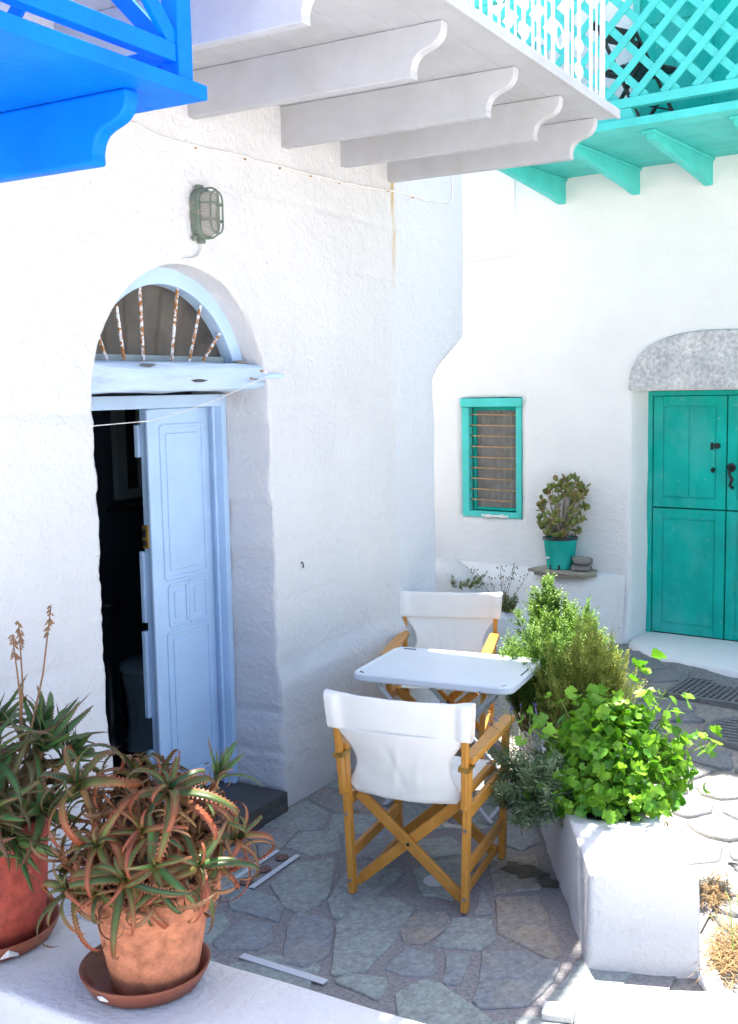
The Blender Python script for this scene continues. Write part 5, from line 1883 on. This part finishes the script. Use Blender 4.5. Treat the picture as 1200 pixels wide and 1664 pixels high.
ps = thing('stone_shelf', 'weathered flat slab carrying the potted jade plant', 'slab', jw(-.655, .15, 0.63), RZ)
ps.scale = (.92, .80, .8)
part('slab', MB().prism(rough_poly([(-.28, -.14), (.27, -.15), (.30, .02), (.26, .14), (-.20, .15)], .08, .008), 'z', .030, .062), M['plank'], ps, bevel=.006)
part('slab', MB().prism(rough_poly([(-.22, -.13), (.24, -.12), (.27, .10), (-.2, .13)], .08, .008), 'z', -.004, .029), M['plank'], ps, bevel=.006)
jp = thing('potted_jade', 'jade plant in a teal plastic bucket on the bench', 'potted plant', jw(-.682, .14, .682), RZ)
part('bucket', MB().lathe([(0.0001, 0), (.100, 0), (.104, .01), (.128, .215), (.136, .222), (.136, .242), (.128, .244), (.122, .235), (.118, .19)], 44), M['teal'], jp, smooth=True)
part('bucket_rim', MB().lathe([(.1365, .228), (.139, .230), (.139, .243), (.134, .247), (.124, .246), (.120, .236)], 44), M['blackpipe'], jp, smooth=True)
part('soil', MB().lathe([(0.0001, .215), (.119, .21)], 24), M['soil'], jp)
for a in (-1.9, -1.2):
    part('drain_slot', MB().box(-.008, .008, -.003, .003, 0, .035), M['blackpipe'], jp).matrix_basis = Matrix.Translation((.105 * cos(a), .105 * sin(a), .002)) @ Matrix.Rotation(a + pi / 2, 4, 'Z')
part('paint_chip', MB().tube([(-.078, -.087, .09), (-.06, -.1, .088), (-.035, -.111, .092)], [.003, .010, .003], 6), M['wall2'], jp)


def jleaf():
    pts, uv, fs = [], [], []
    n, k = 5, 6
    for i in range(n + 1):
        t = i / n
        w = .42 * sin(pi * min(1, t * .92 + .06)) ** .8 * (0.6 + .6 * t)
        for q in range(k):
            a = 2 * pi * q / k
            pts.append((t, w * cos(a), w * .36 * sin(a) + .12 * t * t))
            uv.append((.5, t))
    for i in range(n):
        for q in range(k):
            q2 = (q + 1) % k
            fs.append((i * k + q, i * k + q2, (i + 1) * k + q2, (i + 1) * k + q))
    fs.append(tuple(n * k + q for q in range(k)))
    return pts, fs, uv


JL = mkleaf('jade_leaf', M['jade'], *jleaf())
rng = random.Random(3)
tips = []
for (x, z_, f) in [(-.16, .55, 0), (-.19, .49, .03), (-.13, .62, .02), (-.06, .66, -.03), (.02, .64, .04), (.05, .72, 0), (.12, .74, .03), (.18, .70, -.02), (.20, .62, .03), (.16, .58, -.05), (.10, .62, -.06), (.0, .56, -.08), (-.07, .56, .07), (.19, .52, .03), (.14, .48, -.05), (-.14, .43, -.03), (-.10, .38, -.08), (.03, .40, -.11), (.12, .38, -.06), (-.15, .33, .02), (.14, .31, .02), (-.05, .30, -.11), (.07, .30, -.10), (.08, .54, .08), (.22, .66, .0), (.15, .66, .07), (0, .47, -.1), (.17, .42, 0), (-.17, .38, 0), (.04, .34, .09), (-.02, .69, .0), (.09, .68, -.04)]:
    tips.append(Vector((x * .92, f, z_ * .93)))
for i, p in enumerate(tips):
    b = Vector((p.x * .12, p.y * .12, .20))
    mid = Vector((p.x * .55, p.y * .5, .22 + (p.z - .22) * .55))
    part('branch', MB().tube([b, mid, p], [.012 if i % 4 == 0 else .008, .007, .004], 6), M['jadestem'], jp, smooth=True)
    for k in range(9):
        d = Vector((rng.gauss(0, .8), rng.gauss(0, .8), rng.gauss(.35, .6))) + p * .6
        put('leaf', JL, jp, Matrix.Translation(p + Vector((rng.gauss(0, .012), rng.gauss(0, .012), rng.gauss(0, .014)))) @ (frame(d, rng.uniform(0, 6)) @ Matrix.Rotation(-pi / 2, 4, 'Y')) @ Matrix.Scale(rng.uniform(.040, .060), 4))
rock('stone', tuple(jw(-.49, .17, .703)), (.085, .06, .032), 5, M['rock'], 'flat grey stone beside the teal bucket, lower of two', 'stone')
rock('stone', tuple(jw(-.485, .17, .758)), (.078, .055, .034), 19, M['rock'], 'rough grey stone lying on top of another by the bucket', 'stone')

# ================================================================== chairs and table
def director_chair(label, loc, rz):
    t = thing('director_chair', label, 'chair', loc, rz, 'folding canvas chairs at the table')
    t.scale = (.93, 1, 1)
    W_ = M['wood']
    yb, yf = -.27, .27
    for s in (-1, 1):
        part('rear_leg', MB().bar((s * .262, yb, 0), (s * .285, yb - .005, .615), .030, .042, (0, 1, 0)), W_, t, bevel=.004)
        part('front_leg', MB().bar((s * .262, yf, 0), (s * .285, yf, .618), .030, .042, (0, 1, 0)), W_, t, bevel=.004)
        part('side_rail', MB().bar((s * .272, yb + .021, .40), (s * .272, yf - .021, .40), .022, .050), W_, t, bevel=.003)
        part('side_rail', MB().bar((s * .266, yb + .021, .17), (s * .266, yf - .021, .17), .022, .046), W_, t, bevel=.003)
        part('arm_rest', MB().prism([(s * .29 - .030, yb - .03), (s * .29 + .030, yb - .03), (s * .29 + .034, .10), (s * .29 + .030, yf + .04), (s * .29 - .030, yf + .04), (s * .29 - .034, .10)], 'z', .619, .646), W_, t, bevel=.007, seg=3)
        part('back_post', MB().bar((s * .279, yb - .040, .44), (s * .300, yb - .072, .870), .026, .034, (0, 1, 0)), W_, t, bevel=.004)
        part('bracket', MB().bar((s * .286, yb - .030, .60), (s * .288, yb - .0305, .618), .046, .090, (0, 1, 0)), M['brass'], t)
        part('bolt', MB().tube([(s * .266, yb - .022, .06), (s * .266, yb - .027, .06)], .008, 10), M['metal'], t)
        part('bolt', MB().tube([(s * .274, yb - .023, .345), (s * .274, yb - .028, .345)], .008, 10), M['metal'], t)
        part('seat_rail', MB().bar((s * .225, yb + .02, .435), (s * .225, yf - .01, .435), .030, .030), W_, t, bevel=.006)
        part('link', MB().bar((s * .256, yb + .012, .345), (s * .170, yb - .006, .352), .014, .005, (0, 1, 0)), M['metal'], t)
    for y, o_ in ((yb + .030, .0), (yf - .045, .0)):
        part('cross_leg', MB().bar((-.232, y - .013, .432), (.238, y - .013, .050), .046, .022, (0, 1, 0)), W_, t, bevel=.004)
        part('cross_leg', MB().bar((.232, y + .013, .432), (-.238, y + .013, .050), .046, .022, (0, 1, 0)), W_, t, bevel=.004)
        part('pivot', MB().tube([(0.002, y - .026, .24), (0.002, y + .026, .24)], .008, 10), M['darkmetal'], t)
    for s in (-1, 1):
        part('foot_rail', MB().bar((s * .238, yb + .01, .045), (s * .238, yf - .01, .045), .020, .030), W_, t, bevel=.003)
    # canvas: sleeve round the two posts, then one cloth down to and along the seat
    def sleeve(u, v):
        a = 2 * pi * u
        x = (v * 2 - 1)
        c, s = cos(a), sin(a)
        zz_ = .800 + .078 * math.copysign(abs(s) ** .25, s) - .010 * (1 - x * x) * (1 if s > 0 else .3)
        k = .010 + .020 * sstep(.78, .88, abs(x))
        y = yb - .068 - (zz_ - .80) * .083 + k * math.copysign(abs(c) ** .6, c) - .020 * (1 - x * x) - .003 * fn(x * 4, zz_ * 9, 2)
        hwid = .323 + .012 * (zz_ - .72) / .15
        return (x * hwid, y, zz_ + .003 * fn(x * 5, a, 3))
    part('back_sleeve', MB().grid(24, 40, sleeve), M['canvas'], t, smooth=True)

    def cloth(u, v):
        x = u * 2 - 1
        if v < .45:
            q = v / .45
            zz_ = .730 - .285 * q
            hwid = .303 - .088 * sin(min(1, q * 1.9) * pi / 2) ** 1.1 + .045 * sstep(.55, 1, q)
            y = yb - .070 + .060 * q - .032 * (1 - x * x) * (1 - .5 * q) + .006 * fn(x * 3 + q, q * 5, 4) * q - .007 * math.exp(-((x - .05 + .3 * q) / .07) ** 2) * q * (1 - q) * 3.4 + .004 * math.exp(-((x + .35 - .5 * q) / .07) ** 2) * q * (1 - q) * 3.4 - .004 * math.exp(-((x - .45 + .2 * q) / .06) ** 2) * q * (1 - q) * 3
            zz_ += .020 * x * x * q - .02 * q * (1 - x * x)
            zz_ -= .0
        else:
            q = (v - .45) / .55
            hwid = .235
            y = yb - .010 + (yf - .02 - (yb - .010)) * q
            zz_ = .465 - .020 - .028 * (1 - x * x) * sin(pi * min(1, q * .8 + .2)) + .004 * fn(x * 4, q * 4, 8)
            zz_ -= .02 * (1 - q) * (1 - x * x) * 0
        return (x * hwid, y, zz_)
    o = part('canvas', MB().grid(36, 60, cloth), M['canvas'], t, smooth=True)
    so = o.modifiers.new('thick', 'SOLIDIFY')
    so.thickness = .004
    return t


rz1 = radians(7)
fw = Vector((-sin(rz1), cos(rz1)))
director_chair('wooden canvas chair nearest the camera, its back turned to us', (1.05 + fw.x * .27, 3.765 + fw.y * .27, .012), rz1)
rz2 = radians(18 + 180)
fw2 = Vector((-sin(rz2), cos(rz2)))
director_chair('wooden canvas chair at the far side of the table, facing us', (.275 + fw2.x * .34, 5.80 + fw2.y * .34, .012), rz2)

tbl = thing('folding_table', 'small white metal folding table between the two canvas chairs', 'table', (.725, 4.855, .012), radians(5.5))


def rrect(hx, hy, r, n=6):
    out = []
    for cx, cy, a0 in ((hx - r, hy - r, 0), (-hx + r, hy - r, 90), (-hx + r, -hy + r, 180), (hx - r, -hy + r, 270)):
        for k in range(n + 1):
            a = radians(a0 + 90 * k / n)
            out.append((cx + r * cos(a), cy + r * sin(a)))
    return out


def rring(prof, cap=True):
    mb = MB()
    vs, fs = [], []
    n = 28
    for hx, hy, r, zz_ in prof:
        vs += [(p[0], p[1], zz_) for p in rrect(hx, hy, r)]
    for j in range(len(prof) - 1):
        for k in range(n):
            k2 = (k + 1) % n
            fs.append((j * n + k, j * n + k2, (j + 1) * n + k2, (j + 1) * n + k))
    if cap:
        fs.append(tuple(range((len(prof) - 1) * n, len(prof) * n)))
    mb.add(vs, fs)
    return mb


HX, HY = .412, .302
part('table_top', rring([(HX - .03, HY - .03, .05, .660), (HX - .004, HY - .004, .062, .660), (HX, HY, .065, .666), (HX, HY, .065, .690), (HX - .006, HY - .006, .060, .697), (HX - .018, HY - .018, .05, .6975), (HX - .024, HY - .024, .046, .693), (HX - .030, HY - .030, .042, .692)]), M['tabletop'], tbl, smooth=False)
for a, b in (((-HX + .05, HY - .027), (-HX + .12, HY - .027)), ((-HX + .22, HY - .026), (-HX + .27, HY - .026)), ((.03 - HX, -HY + .06), (.055 - HX, -HY + .04)), ((HX - .06, -HY + .033), (HX - .04, -HY + .05)), ((HX - .027, -.05), (HX - .027, .08)), ((HX - .035, HY - .06), (HX - .05, HY - .04))):
    part('worn_spot', MB().bar((a[0], a[1], .6935), (b[0], b[1], .6935), .007, .003), M['darkmetal'], tbl)
for s in (-1, 1):
    y = s * .22
    part('leg', MB().tube([(-.30, y, .66), (-.285, y, .62), (.27, y, .012), (.29, y, 0)], .0125, 10), M['white'], tbl, smooth=True)
    y2 = s * .185
    part('leg', MB().tube([(.30, y2, .66), (.285, y2, .62), (-.27, y2, .012), (-.29, y2, 0)], .0125, 10), M['white'], tbl, smooth=True)
part('crossbar', MB().tube([(.275, -.22, .02), (.275, .22, .02)], .010, 8), M['white'], tbl, smooth=True)
part('crossbar', MB().tube([(-.275, -.185, .02), (-.275, .185, .02)], .010, 8), M['white'], tbl, smooth=True)
